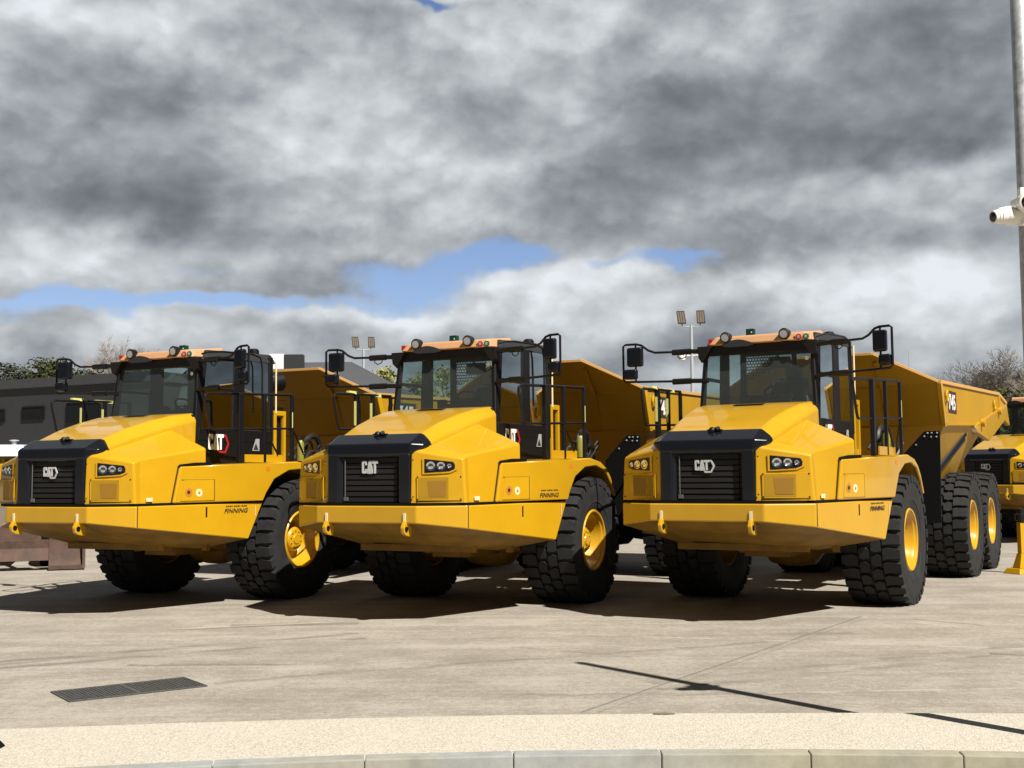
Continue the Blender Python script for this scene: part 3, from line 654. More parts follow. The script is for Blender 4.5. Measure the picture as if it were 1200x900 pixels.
TRUCKS = [((-4.795, 19.43), .450), ((-.329, 18.40), .454), ((4.157, 17.843), .532), ((14.9, 32.9), .91)]
LABELS = ['leftmost yellow dump truck, red hexagon badge on its black door in full view',
          'middle yellow dump truck, the one whose grille badge has no hexagon around it',
          'right-hand front dump truck, with tipping body and three wheels of one side in view',
          'far dump truck at the right edge, partly hidden by the tail of another']
T0 = make_truck()
trucks = [T0] + [copy_tree(T0) for _ in range(3)]
for t, ((x, y), a), lb in zip(trucks, TRUCKS, LABELS):
    t.location = (x, y, 0); t.rotation_euler = (0, 0, -(math.pi / 2 + a)); t['label'] = lb; t['category'] = 'dump truck'; t['group'] = 'dump trucks parked in the yard'
def kids(o): return [c for c in bpy.data.objects if c.parent == o]
for i, t in enumerate(trucks):
    up = V(0, 0, 1); h = .128; org = V(3.418, -.165, 1.90)
    if i == 1: badge([('maker_badge', [LC, LA, LTRI, LT], 'silver', 0)], org + V(0, .05, 0), (0, 1, 0), up, .160, .012, t)
    else: badge([('maker_badge', [LC, LA, LTRI, LT, LHEX], 'silver', 0)], org, (0, 1, 0), up, h, .012, t)
    # door badge
    b = badge([('door_badge', [LC, LA, LT], 'white', .004), ('badge_hexagon', [LHEX], 'red', .002), ('badge_triangle', [LTRI], 'hivis_dull' if 'hivis_dull' in M else 'label', .007)], (1.26, .866, 2.285), (-1, 0, 0), (0, 0, 1), .235, .003, t)
    g = G(); g.extr([(.21, .864, 2.28), (0.03, .864, 2.28), (0.03, .864, 2.47), (.12, .864, 2.47)], (0, .003, 0)); ws = obj('warning_label', g, 'greylabel', t)
    g = G(); g.extr([(.185, .868, 2.295), (.055, .868, 2.295), (.12, .868, 2.40)], (0, .002, 0)); obj('label_triangle', g, simple_get('dkgrey'), ws)
    # dealer lettering
    ang = V(-1, .1865, 0) if i != 1 else V(-1, .2155, 0)
    if i == 1: o = V(1.70, panel_y(1.70) + .001, 1.555)
    else: o = V(1.72, bump_y(1.72) + .003, 1.355)
    text_obj('dealer_lettering', 'FINNING', 1, o, ang, (0, 0, 1), 'ink', t, width=.44, height=.062, shear=.25, bold=.02)
    g = G(); r_ = ang.normalized(); n_ = r_.cross(V(0, 0, 1))
    for k in range(11):
        a_ = o + r_ * (.03 + k * .036) + V(0, 0, .09) + n_ * .003; w_ = .028 if k % 4 != 3 else .012
        g.extr([a_, a_ + r_ * w_, a_ + r_ * w_ + V(0, 0, .014), a_ + V(0, 0, .014)], n_ * .001)
    obj('small_print', g, 'ink', t)

# ------------------------------------------------------------------ ground
def nodes_mat(name):
    m, nt, b = new_mat(name)
    N, L = nt.nodes, nt.links
    def nd(t, **kw):
        n = N.new(t)
        for k, v in kw.items(): setattr(n, k, v)
        return n
    def mth(op, a, c=None, d=None, clamp=False):
        n = N.new('ShaderNodeMath'); n.operation = op; n.use_clamp = clamp
        for i, v in ((0, a), (1, c), (2, d)):
            if v is None: continue
            if isinstance(v, (int, float)): n.inputs[i].default_value = v
            else: L.new(v, n.inputs[i])
        return n.outputs[0]
    return m, nt, b, nd, mth, L
def yard_material():
    m, nt, b, nd, mth, L = nodes_mat('yard_concrete')
    tc = nd('ShaderNodeTexCoord'); P = tc.outputs['Object']
    def noise(sc, det=6, rough=.6, scl=(1, 1, 1), rot=0):
        mp = nd('ShaderNodeMapping'); mp.inputs['Scale'].default_value = scl; mp.inputs['Rotation'].default_value = (0, 0, rot)
        L.new(P, mp.inputs[0]); n = nd('ShaderNodeTexNoise'); n.inputs['Scale'].default_value = sc; n.inputs['Detail'].default_value = det; n.inputs['Roughness'].default_value = rough
        L.new(mp.outputs[0], n.inputs['Vector']); return n.outputs['Fac']
    big = noise(.25, 5); mid = noise(1.6, 7, .65); fine = noise(45, 3, .7); strk = noise(1.0, 8, .7, (.16, 1.8, 1), R(-3)); strk2 = noise(1.0, 8, .72, (.3, 2.6, 1), R(32))
    blot = noise(.7, 9, .72); grit = noise(14, 6, .75); swp = noise(1.0, 9, .75, (.05, 3.2, 1), R(5))
    def cen(x, k): return mth('MULTIPLY', mth('SUBTRACT', x, .5), k)
    v = mth('ADD', .86, cen(big, .30))
    for x, k in ((mid, .55), (strk, .55), (strk2, .40), (fine, .80), (blot, .75), (grit, .95), (swp, .45)): v = mth('ADD', v, cen(x, k))
    cr = nd('ShaderNodeValToRGB'); e = cr.color_ramp.elements
    e[0].position = .60; e[0].color = (.215, .193, .161, 1); e[1].position = 1.10; e[1].color = (.355, .325, .278, 1)
    md = cr.color_ramp.elements.new(.86); md.color = (.285, .258, .218, 1)
    L.new(v, cr.inputs[0])
    # darker tyre scuffs: thin warped bands
    sx = nd('ShaderNodeSeparateXYZ'); L.new(P, sx.inputs[0])
    X, Y = sx.outputs['X'], sx.outputs['Y']
    def line(x0, y0, x1, y1, w, wob=.0, brk=None):
        dx, dy = x1 - x0, y1 - y0; ln = math.hypot(dx, dy); nx, ny = -dy / ln, dx / ln
        d = mth('ADD', mth('MULTIPLY', mth('SUBTRACT', X, x0), nx), mth('MULTIPLY', mth('SUBTRACT', Y, y0), ny))
        if wob: d = mth('ADD', d, mth('MULTIPLY', mth('SUBTRACT', mid, .5), wob))
        s = mth('ADD', mth('MULTIPLY', mth('SUBTRACT', X, x0), dx / ln), mth('MULTIPLY', mth('SUBTRACT', Y, y0), dy / ln))
        inside = mth('MULTIPLY', mth('GREATER_THAN', s, 0), mth('LESS_THAN', s, ln))
        f = mth('MULTIPLY', mth('SUBTRACT', 1.0, mth('DIVIDE', mth('ABSOLUTE', d), w), clamp=True), inside)
        if brk is not None: f = mth('MULTIPLY', f, mth('MULTIPLY', mth('SUBTRACT', brk, .44), 14.0, clamp=True))
        return f
    dark = None
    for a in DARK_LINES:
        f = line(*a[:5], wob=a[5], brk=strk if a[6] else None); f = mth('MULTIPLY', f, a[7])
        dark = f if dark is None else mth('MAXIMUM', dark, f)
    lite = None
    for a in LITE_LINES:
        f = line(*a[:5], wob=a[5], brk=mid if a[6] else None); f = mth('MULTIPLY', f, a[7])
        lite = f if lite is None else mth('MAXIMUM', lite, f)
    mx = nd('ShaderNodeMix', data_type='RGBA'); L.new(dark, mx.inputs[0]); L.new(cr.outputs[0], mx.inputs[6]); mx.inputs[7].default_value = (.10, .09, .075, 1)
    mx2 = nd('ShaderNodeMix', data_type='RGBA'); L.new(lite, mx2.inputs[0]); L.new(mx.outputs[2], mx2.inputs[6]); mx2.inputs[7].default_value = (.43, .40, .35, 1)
    # dark flecks
    vo = nd('ShaderNodeTexVoronoi'); vo.inputs['Scale'].default_value = 1.3; L.new(P, vo.inputs['Vector'])
    fl = mth('LESS_THAN', vo.outputs['Distance'], mth('MULTIPLY', mid, .045))
    mx3 = nd('ShaderNodeMix', data_type='RGBA'); L.new(mth('MULTIPLY', fl, .6), mx3.inputs[0]); L.new(mx2.outputs[2], mx3.inputs[6]); mx3.inputs[7].default_value = (.07, .06, .05, 1)
    L.new(mx3.outputs[2], b.inputs['Base Color']); b.inputs['Roughness'].default_value = .85; b.inputs['Specular IOR Level'].default_value = .25
    bp = nd('ShaderNodeBump'); bp.inputs['Strength'].default_value = .35; bp.inputs['Distance'].default_value = .01
    L.new(mth('ADD', fine, mth('MULTIPLY', mid, .6)), bp.inputs['Height']); L.new(bp.outputs[0], b.inputs['Normal'])
    return m
# camera-side geometry was measured on the ground plane
def gp(u, v, z=0.0):
    c, s = math.cos(ROLL), math.sin(ROLL); du, dv = u - 600, v - 450
    px = c * du + s * dv; py = -s * du + c * dv
    a, b = px / F, -py / F
    y = math.cos(PITCH) - b * math.sin(PITCH); zz = math.sin(PITCH) + b * math.cos(PITCH); t = (z - CAMH) / zz
    return a * t, y * t
def gl(u0, v0, u1, v1, *r): return (*gp(u0, v0), *gp(u1, v1), *r)
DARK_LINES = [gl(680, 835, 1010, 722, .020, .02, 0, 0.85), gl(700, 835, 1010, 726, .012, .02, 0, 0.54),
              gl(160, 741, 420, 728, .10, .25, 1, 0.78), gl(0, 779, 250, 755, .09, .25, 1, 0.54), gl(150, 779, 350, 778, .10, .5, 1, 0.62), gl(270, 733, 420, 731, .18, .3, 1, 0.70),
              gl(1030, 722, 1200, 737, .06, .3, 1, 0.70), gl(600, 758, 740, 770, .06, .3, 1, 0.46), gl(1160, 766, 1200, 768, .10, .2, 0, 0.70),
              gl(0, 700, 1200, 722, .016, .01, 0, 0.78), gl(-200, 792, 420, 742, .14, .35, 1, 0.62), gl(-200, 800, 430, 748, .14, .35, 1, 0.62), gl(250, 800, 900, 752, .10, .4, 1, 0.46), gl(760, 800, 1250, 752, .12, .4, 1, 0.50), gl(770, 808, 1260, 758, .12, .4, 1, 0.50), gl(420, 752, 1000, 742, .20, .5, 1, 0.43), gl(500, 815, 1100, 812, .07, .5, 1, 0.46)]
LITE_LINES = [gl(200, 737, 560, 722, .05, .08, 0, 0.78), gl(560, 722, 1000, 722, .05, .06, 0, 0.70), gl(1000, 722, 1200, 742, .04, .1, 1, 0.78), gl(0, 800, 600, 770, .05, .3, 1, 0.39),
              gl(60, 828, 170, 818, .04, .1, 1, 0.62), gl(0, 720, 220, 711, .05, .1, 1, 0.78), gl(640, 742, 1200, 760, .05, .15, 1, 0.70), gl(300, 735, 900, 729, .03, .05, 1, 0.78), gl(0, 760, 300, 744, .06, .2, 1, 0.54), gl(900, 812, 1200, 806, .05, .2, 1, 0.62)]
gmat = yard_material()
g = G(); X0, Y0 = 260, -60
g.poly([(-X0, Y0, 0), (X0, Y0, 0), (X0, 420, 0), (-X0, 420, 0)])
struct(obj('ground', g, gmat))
# raised strip and kerb, curved
ZS = .09
back = [gp(u, v, ZS) for u, v in ((-500, 878), (-200, 862.5), (0, 854.5), (200, 847.5), (400, 842), (600, 838), (800, 836), (1000, 835.3), (1200, 836), (1500, 839), (1900, 847))]
front = [gp(u, v, ZS) for u, v in ((-300, 922), (0, 904), (235, 891.5), (422, 884.5), (601, 880.3), (772, 878.3), (917, 877.8), (1066, 878.8), (1200, 881), (1500, 889), (1900, 905))]
def strip_material():
    m, nt, b, nd, mth, L = nodes_mat('pale_aggregate')
    tc = nd('ShaderNodeTexCoord'); P = tc.outputs['Object']
    vo = nd('ShaderNodeTexVoronoi'); vo.inputs['Scale'].default_value = 105; L.new(P, vo.inputs['Vector'])
    n1 = nd('ShaderNodeTexNoise'); n1.inputs['Scale'].default_value = 1.3; n1.inputs['Detail'].default_value = 6; L.new(P, n1.inputs['Vector'])
    cr = nd('ShaderNodeValToRGB'); e = cr.color_ramp.elements; e[0].position = .0; e[0].color = (.33, .295, .23, 1); e[1].position = .7; e[1].color = (.545, .505, .43, 1)
    x = cr.color_ramp.elements.new(.28); x.color = (.455, .42, .35, 1)
    sp = nd('ShaderNodeSeparateColor'); L.new(vo.outputs['Color'], sp.inputs[0])
    L.new(mth('ADD', mth('MULTIPLY', sp.outputs[0], .8), mth('MULTIPLY', mth('SUBTRACT', n1.outputs['Fac'], .5), .25)), cr.inputs[0])
    L.new(cr.outputs[0], b.inputs['Base Color']); b.inputs['Roughness'].default_value = .85
    bp = nd('ShaderNodeBump'); bp.inputs['Strength'].default_value = .5; bp.inputs['Distance'].default_value = .006; L.new(vo.outputs['Distance'], bp.inputs['Height']); L.new(bp.outputs[0], b.inputs['Normal'])
    return m
g = G()
n = len(back)
for i in range(n - 1):
    a0, a1, b0, b1 = front[i], front[i + 1], back[i], back[i + 1]
    g.poly([(*a0, ZS), (*a1, ZS), (*b1, ZS), (*b0, ZS)])
    g.poly([(*b0, ZS), (*b1, ZS), (*b1, .001), (*b0, .001)]); g.poly([(*a0, .001), (*a1, .001), (*a1, ZS), (*a0, ZS)])
struct(obj('pavement', g, strip_material()))
# kerb stones
def kerb_material():
    m, nt, b, nd, mth, L = nodes_mat('kerb_concrete')
    oi = nd('ShaderNodeTexCoord'); n1 = nd('ShaderNodeTexNoise'); n1.inputs['Scale'].default_value = 5; n1.inputs['Detail'].default_value = 8; n1.inputs['Roughness'].default_value = .7; L.new(oi.outputs['Object'], n1.inputs['Vector'])
    n2 = nd('ShaderNodeTexNoise'); n2.inputs['Scale'].default_value = .55; n2.inputs['Detail'].default_value = 1; L.new(oi.outputs['Object'], n2.inputs['Vector'])
    cr = nd('ShaderNodeValToRGB'); e = cr.color_ramp.elements; e[0].position = .40; e[0].color = (.285, .297, .286, 1); e[1].position = .60; e[1].color = (.30, .282, .215, 1); L.new(n2.outputs['Fac'], cr.inputs[0])
    mr = nd('ShaderNodeMapRange'); mr.inputs[1].default_value = .3; mr.inputs[2].default_value = .7; mr.inputs[3].default_value = .78; mr.inputs[4].default_value = 1.2; L.new(n1.outputs['Fac'], mr.inputs[0])
    sc = nd('ShaderNodeVectorMath', operation='SCALE'); L.new(cr.outputs[0], sc.inputs[0]); L.new(mr.outputs[0], sc.inputs['Scale']); L.new(sc.outputs[0], b.inputs['Base Color']); b.inputs['Roughness'].default_value = .85
    return m
g = G()
def fr(s):                                              # arc-length walk along the kerb line
    return s
pts = [Vector((*p, 0)) for p in front]
cum = [0]
for a, b in zip(pts[:-1], pts[1:]): cum.append(cum[-1] + (b - a).length)
def at_len(s):
    for i in range(len(pts) - 1):
        if s <= cum[i + 1] or i == len(pts) - 2:
            t = (s - cum[i]) / (cum[i + 1] - cum[i]); return pts[i].lerp(pts[i + 1], t)
def len_near(p):
    best = min(((at_len(cum[-1] * k / 2000) - p).length, cum[-1] * k / 2000) for k in range(2001)); return best[1]
s0 = len_near(Vector((*gp(601, 880.3, ZS), 0)))
step = len_near(Vector((*gp(772, 878.3, ZS), 0))) - s0
KW = .15
s = s0 - step * math.floor((s0 - .05) / step)
while s + step < cum[-1]:
    a, b = at_len(s + .006), at_len(s + step - .006); d = (b - a).normalized(); nn = V(d.y, -d.x, 0)
    a -= nn * -.004; b -= nn * -.004
    q = [a, b, b + nn * KW, a + nn * KW]
    g.extr([(p.x, p.y, -.02) for p in q], (0, 0, ZS + .026))
    s += step
struct(obj('kerb', g, kerb_material(), None, .012, 2))
# mortar bed seen in the joints
g = G()
for i in range(n - 1):
    a0, a1 = pts[i], pts[i + 1]; d = (a1 - a0).normalized(); nn = V(d.y, -d.x, 0)
    q = [a0 + nn * .008, a1 + nn * .008, a1 + nn * .13, a0 + nn * .13]; g.extr([(p.x, p.y, -.02) for p in q], (0, 0, ZS + .012))
struct(obj('kerb_mortar', g, simple('mortar', (.50, .50, .46), .9)))
# road on the near side of the kerb
# drain grate
c = [gp(*p) for p in ((52, 812), (208, 796), (251, 803), (88, 823))]
c = [Vector((*p, 0)) for p in c]
ctr = (c[0] + c[1] + c[2] + c[3]) / 4
ex = ((c[1] - c[0]) + (c[2] - c[3])) / 2; ey = ((c[0] - c[3]) + (c[1] - c[2])) / 2
L1, L2 = ex.length, ey.length; ex.normalize(); ey = V(-ex.y, ex.x, 0)
D = thing('drain_grate', 'dark steel drain grate set flush in the concrete yard', 'drain grate', ctr, math.atan2(ex.y, ex.x))
g = G(); g.box((-L1 / 2, -L2 / 2, .002), (L1 / 2, L2 / 2, .004)); obj('pit', g, 'pit', D)
g = G(); w = .02
for lo, hi in (((-L1 / 2, -L2 / 2), (L1 / 2, -L2 / 2 + w)), ((-L1 / 2, L2 / 2 - w), (L1 / 2, L2 / 2)), ((-L1 / 2, -L2 / 2 + w), (-L1 / 2 + w, L2 / 2 - w)), ((L1 / 2 - w, -L2 / 2 + w), (L1 / 2, L2 / 2 - w)), ((-.01, -L2 / 2 + w), (.01, L2 / 2 - w))):
    g.box((lo[0], lo[1], .004), (hi[0], hi[1], .012))
obj('frame', g, 'grate', D)
g = G(); k = 34
for i in range(k):
    x = -L1 / 2 + w + (i + .5) * (L1 - 2 * w) / k
    g.hexa([(x - .007, -L2 / 2 + w, .006), (x + .007, -L2 / 2 + w, .006), (x + .007, L2 / 2 - w, .006), (x - .007, L2 / 2 - w, .006)], [(x - .006, -L2 / 2 + w, .011), (x + .006, -L2 / 2 + w, .011), (x + .006, L2 / 2 - w, .011), (x - .006, L2 / 2 - w, .011)])
for j in range(9):
    y = -L2 / 2 + w + (j + .5) * (L2 - 2 * w) / 9; g.box((-L1 / 2 + w, y - .006, .005), (L1 / 2 - w, y + .006, .009))
obj('bars', g, 'grate', D)
# small rubber scrap at the left end of the pavement
x, y = gp(-3, 876, ZS); g = G(); g.hexa([(x - .12, y - .05, ZS + .001), (x + .04, y - .05, ZS + .001), (x + .04, y + .05, ZS + .001), (x - .12, y + .05, ZS + .001)], [(x - .10, y - .03, ZS + .06), (x - .0, y - .02, ZS + .05), (x - .0, y + .03, ZS + .05), (x - .10, y + .04, ZS + .06)])
tag(obj('rubber_wedge', g, 'matte', None, .01), 'small black rubber wedge at the left end of the pale pavement', 'wedge')
x, y = gp(778, 836.5, ZS); g = G(); random.seed(3)
g.extr([(x + (.075 + random.uniform(-.02, .02)) * math.cos(t), y - .02 + (.028 + random.uniform(-.008, .008)) * math.sin(t), ZS + .002) for t in [2 * math.pi * i / 14 for i in range(14)]], (0, 0, .006))
tag(obj('tar_patch', g, simple('tar', (.14, .12, .09), .8)), 'small dark scrap lying on the back edge of the pavement', 'scrap')

# ------------------------------------------------------------------ camera pole
PX, PY = 3.575, 8.14
P = thing('camera_pole', 'tall galvanised steel pole carrying two white security cameras, on the pavement', 'pole', (PX, PY, 0))
g = G(); g.lathe([(.0, .072), (2.2, .070), (5.6, .060), (5.62, .05), (5.62, 0)], 32, (0, 0, 0), 'Z'); g.lathe([(ZS, .14), (ZS + .02, .14), (ZS + .02, .07)], 24, (0, 0, 0), 'Z'); obj('shaft', g, 'galv', P)
g = G(); g.box((-.105, -.13, 3.53), (.095, -.076, 3.79)); g.box((-.09, -.075, 3.57), (.09, .08, 3.60)); g.box((-.09, -.075, 3.71), (.09, .08, 3.74)); br = obj('bracket', g, 'cream', P, .008)
def cam_unit(pos, d, name):
    d = Vector(d).normalized(); pos = Vector(pos); a = d.orthogonal().normalized(); b = d.cross(a)
    def lath(g, prof):
        rings = [[g.bm.verts.new(pos + d * x + (a * math.cos(t) + b * math.sin(t)) * r) for t in [2 * math.pi * j / 24 for j in range(24)]] for x, r in prof]
        for A_, B_ in zip(rings[:-1], rings[1:]):
            for j in range(24): g.bm.faces.new((A_[j], A_[(j + 1) % 24], B_[(j + 1) % 24], B_[j]))
        g.bm.faces.new(rings[-1]); g.bm.faces.new(list(reversed(rings[0])))
    return lath, d
tg = thing('security_camera', 'white round security camera facing out on the pole bracket', 'camera', (PX, PY, 0), 0, 'security cameras on the pole')
g = G(); lath, d = cam_unit((-.078, -.13, 3.68), (-.12, -1, -.12), ''); lath(g, [(0, .060), (.03, .066), (.055, .066), (.075, .056), (.078, .046)]); hd = obj('housing', g, 'cream', tg)
g = G(); lath(g, [(.0785, .044), (.083, .036), (.089, .016)]); obj('dome', g, 'dome', tg)
g = G(); lath(g, [(.089, .012), (.091, .010)]); obj('glint', g, 'chrome', tg)
tg = thing('security_camera', 'white barrel security camera angled down to the left from the pole bracket', 'camera', (PX, PY, 0), 0, 'security cameras on the pole')
g = G(); lath, d = cam_unit((-.085, -.07, 3.60), (-1, -.25, -.0), ''); lath(g, [(0, .055), (.09, .064), (.094, .068), (.099, .064), (.12, .06)]); 
obj('mount', g, 'cream', tg)
g = G(); lath, d = cam_unit((-.20, -.098, 3.603), (-1, -.28, -.18), ''); lath(g, [(-.01, .060), (.055, .055), (.058, .050), (.075, .049), (.078, .045), (.10, .042)]); obj('housing', g, 'cream', tg)
g = G(); lath(g, [(.101, .033), (.103, .028)]); obj('lens', g, 'dome', tg)

# ------------------------------------------------------------------ things around the yard
# support stand at the right edge
x, y = gp(1197, 672)
T5 = thing('support_stand', 'yellow steel support stand with a black head at the right edge of the yard', 'stand', (x + .02, y, 0), R(20))
g = G(); g.hexa([(-.26, -.22, 0), (.30, -.22, 0), (.30, .22, 0), (-.26, .22, 0)], [(-.20, -.16, .10), (.24, -.16, .10), (.24, .16, .10), (-.20, .16, .10)]); g.hexa([(-.14, -.10, .10), (.16, -.10, .10), (.16, .10, .10), (-.14, .10, .10)], [(-.06, -.06, .36), (.1, -.06, .36), (.1, .06, .36), (-.06, .06, .36)]); obj('foot', g, 'yellow', T5, .015)
g = G(); g.box((-.05, -.05, .36), (.08, .05, .92)); obj('post', g, 'yellow', T5, .01)
g = G(); g.lathe([(.92, .05), (.96, .10), (1.06, .10), (1.08, .06), (1.16, .06), (1.18, 0)], 16, (.015, 0, 0), 'Z'); obj('head', g, 'black', T5)

# bulldozer behind the left truck
DZ = thing('bulldozer', 'yellow bulldozer with pale hood and rusty blade behind the leftmost dump truck', 'bulldozer', (-11.6, 27.0, 0), R(-70))
# local: +x forward
g = G(); g.hexa([(1.9, -.62, 1.0), (1.9, .62, 1.0), (-1.2, .70, 1.0), (-1.2, -.70, 1.0)], [(1.85, -.60, 2.32), (1.85, .60, 2.32), (-1.2, .66, 2.40), (-1.2, -.66, 2.40)])
hb = obj('engine_housing', g, 'yellow', DZ, .03)
g = G()
for s_ in (1, -1):
    for i in range(7): g.box((1.75 - i * .16 - .11, s_ * .665 - .012 if s_ > 0 else -.677, 2.02), (1.75 - i * .16, .677 if s_ > 0 else -.653, 2.26))
for i in range(6): g.box((1.862, -.5 + i * .18, 2.05), (1.885, -.5 + i * .18 + .10, 2.28))
obj('vent', g, 'ink', hb)
g = G(); g.hexa([(2.0, -.72, 2.33), (2.0, .72, 2.33), (-1.2, .74, 2.41), (-1.2, -.74, 2.41)], [(1.9, -.60, 2.60), (1.9, .60, 2.60), (-1.2, .62, 2.68), (-1.2, -.62, 2.68)]); hh = obj('hood', g, 'silverhood', DZ, .05, 3)
g = G(); g.lathe([(2.60, .05), (2.68, .05), (2.69, .10), (2.71, .10), (2.72, 0)], 16, (1.35, .38, 0), 'Z'); obj('filler_cap', g, 'silverhood', hh)
for s_ in (1, -1):
    g = G()
    lp = [(1.5, 1.10), (2.0, .85), (2.05, .35), (1.6, .02), (-1.6, .02), (-2.05, .35), (-2.0, .85), (-1.5, 1.10)]
    g.extr([(x_, s_ * .95, z_) for x_, z_ in lp], (0, s_ * .5, 0)); obj('track', g, 'matte', DZ, .03)
    g = G(); g.box((-1.4, s_ * 1.46 if s_ > 0 else -1.50, .40), (1.5, 1.50 if s_ > 0 else -1.46, .75)); obj('track_frame', g, 'yellow_shaded', DZ, .02)
    g = G(); g.box((.3, s_ * 1.62 - .09, .35), (2.75, s_ * 1.62 + .09, .62)); g.tube([(1.7, s_ * .55, 1.55), (2.75, s_ * .7, .72)], .07, 10); obj('push_arm', g, 'rust', DZ, .02)
g = G(); arc = [(2.98, .06), (2.86, .22), (2.80, .45), (2.80, .70), (2.86, .92), (2.95, 1.08)]
outer = [(x_, z_) for x_, z_ in arc]; inner = [(x_ - .10, z_) for x_, z_ in reversed(arc)]
g.extr([(x_, 1.15, z_) for x_, z_ in outer + inner], (0, .65, 0)); lo_ = [(x_, min(z_, .62)) for x_, z_ in outer[:4] + inner[2:]]; lo_ = [(2.92, .20), (2.82, .45), (2.84, .62), (2.72, .62), (2.70, .45), (2.80, .20)]; g.extr([(x_, -1.8, z_) for x_, z_ in lo_], (0, 2.95, 0)); g.box((2.66, -.55, .60), (2.80, 1.0, .98)); bl = obj('blade', g, 'rust', DZ, .01)
g = G()
for s_ in (1,): g.extr([(3.12, s_ * 1.80, .03), (3.0, s_ * 1.80, .30), (2.96, s_ * 1.80, 1.1), (2.70, s_ * 1.80, 1.1), (2.66, s_ * 1.80, .08)], (0, s_ * .06, 0))
g.box((2.95, 1.15, .02), (3.10, 1.8, .10)); obj('cutting_edge', g, 'rust', bl, .008)
g = G(); g.box((-2.2, -.8, 1.2), (-1.2, .8, 2.2)); obj('cab_base', g, 'yellow', DZ, .03)

# ------------------------------------------------------------------ buildings
def clad(name, col, dirx, period=.35):
    m, nt, b, nd, mth, L = nodes_mat(name)
    tc = nd('ShaderNodeTexCoord'); sx = nd('ShaderNodeSeparateXYZ'); L.new(tc.outputs['Object'], sx.inputs[0])
    u = mth('FRACT', mth('DIVIDE', sx.outputs[dirx], period)); rib = mth('GREATER_THAN', u, .85)
    n1 = nd('ShaderNodeTexNoise'); n1.inputs['Scale'].default_value = .35; n1.inputs['Detail'].default_value = 5; L.new(tc.outputs['Object'], n1.inputs['Vector'])
    k = mth('SUBTRACT', mth('ADD', .82, mth('MULTIPLY', n1.outputs['Fac'], .35)), mth('MULTIPLY', rib, .05))
    sc = nd('ShaderNodeVectorMath', operation='SCALE'); sc.inputs[0].default_value = col; L.new(k, sc.inputs['Scale']); L.new(sc.outputs[0], b.inputs['Base Color']); b.inputs['Roughness'].default_value = .5
    bp = nd('ShaderNodeBump'); bp.inputs['Strength'].default_value = .12; bp.inputs['Distance'].default_value = .03; L.new(rib, bp.inputs['Height']); L.new(bp.outputs[0], b.inputs['Normal'])
    return m
# office: local x along facade
p0, p1 = V(-25.8, 60, 0), V(-18.56, 56.3, 0); dv = (p1 - p0).normalized(); rz = math.atan2(dv.y, dv.x)
OB = thing('office_building', 'long low charcoal clad building with small dark windows, behind the left truck', 'building', p0, rz)
g = G(); g.box((-14, 0, 0), (10.2, 14, 6.35)); wl_ = obj('wall', g, clad('charcoal_cladding', (.036, .037, .041), 'X', .45), OB)
g = G(); g.box((-14.15, -.15, 6.35), (10.35, 14.15, 6.78)); g.box((-14.1, -.1, 6.78), (10.3, 14.1, 6.82)); obj('roof_edge', g, simple('roof_flashing', (.05, .052, .058), .5, vary=.1), OB, .01)
for xa, xb, za, zb in ((-1.9, .36, 4.8, 5.30), (1.75, 3.15, 4.85, 5.37), (4.8, 6.9, 4.60, 5.45), (-6.0, -3.8, 4.8, 5.30)):
    g = G(); g.box((xa, -.05, za), (xb, -.003, zb)); wf = obj('window', g, 'window', OB)
    g = G(); t_ = .07
    for lo, hi in (((xa - t_, za - t_), (xb + t_, za)), ((xa - t_, zb), (xb + t_, zb + t_)), ((xa - t_, za), (xa, zb)), ((xb, za), (xb + t_, zb)), (((xa + xb) / 2 - .03, za), ((xa + xb) / 2 + .03, zb))): g.box((lo[0], -.075, lo[1]), (hi[0], -.002, hi[1]))
    obj('frame', g, 'black', wf)
# shed with pitched grey roof; ridge across, slope facing the yard
SH = thing('shed_building', 'large shed with a pitched dark grey sheet roof between the left and middle trucks', 'shed', (0, 0, 0), 0)
def roof_clad():
    return clad('roof_sheeting', (.060, .062, .067), 'X', .5)
g = G()
ea, eb = V(-14.2, 50.5, 5.05), V(-3.7, 50.5, 5.05); ra, rb = V(-19.0, 70, 8.52), V(-9.43, 70, 8.56)
g.hexa([ea, eb, rb, ra], [ea - V(0, 0, .25), eb - V(0, 0, .25), rb - V(0, 0, .25), ra - V(0, 0, .25)])
g.hexa([ra, rb, (-14.5, 88, 5.0), (-23, 88, 5.0)], [ra - V(0, 0, .25), rb - V(0, 0, .25), (-14.5, 88, 4.75), (-30, 88, 4.75)])
obj('roof', g, roof_clad(), SH)
g = G(); g.hexa([(-14.0, 50.9, 0), (-4.0, 50.9, 0), (-14.7, 87.5, 0), (-22.6, 87.5, 0)], [(-14.0, 50.9, 4.78), (-4.0, 50.9, 4.78), (-14.7, 87.5, 4.7), (-22.6, 87.5, 4.7)]); g.poly([(-4.0, 50.9, 4.78), (-9.6, 70, 8.28), (-14.7, 87.5, 4.7)])
obj('wall', g, clad('grey_cladding', (.05, .052, .056), 'X', .5), SH)
g = G(); g.box((-13.45, 66.0, 7.6), (-12.66, 66.6, 8.66)); obj('white_vent_box', g, 'white', SH)
g = G(); g.box((-12.64, 66.0, 7.6), (-11.6, 66.6, 8.62)); obj('dark_vent_box', g, simple('plant_screen', (.022, .023, .026), .6), SH)

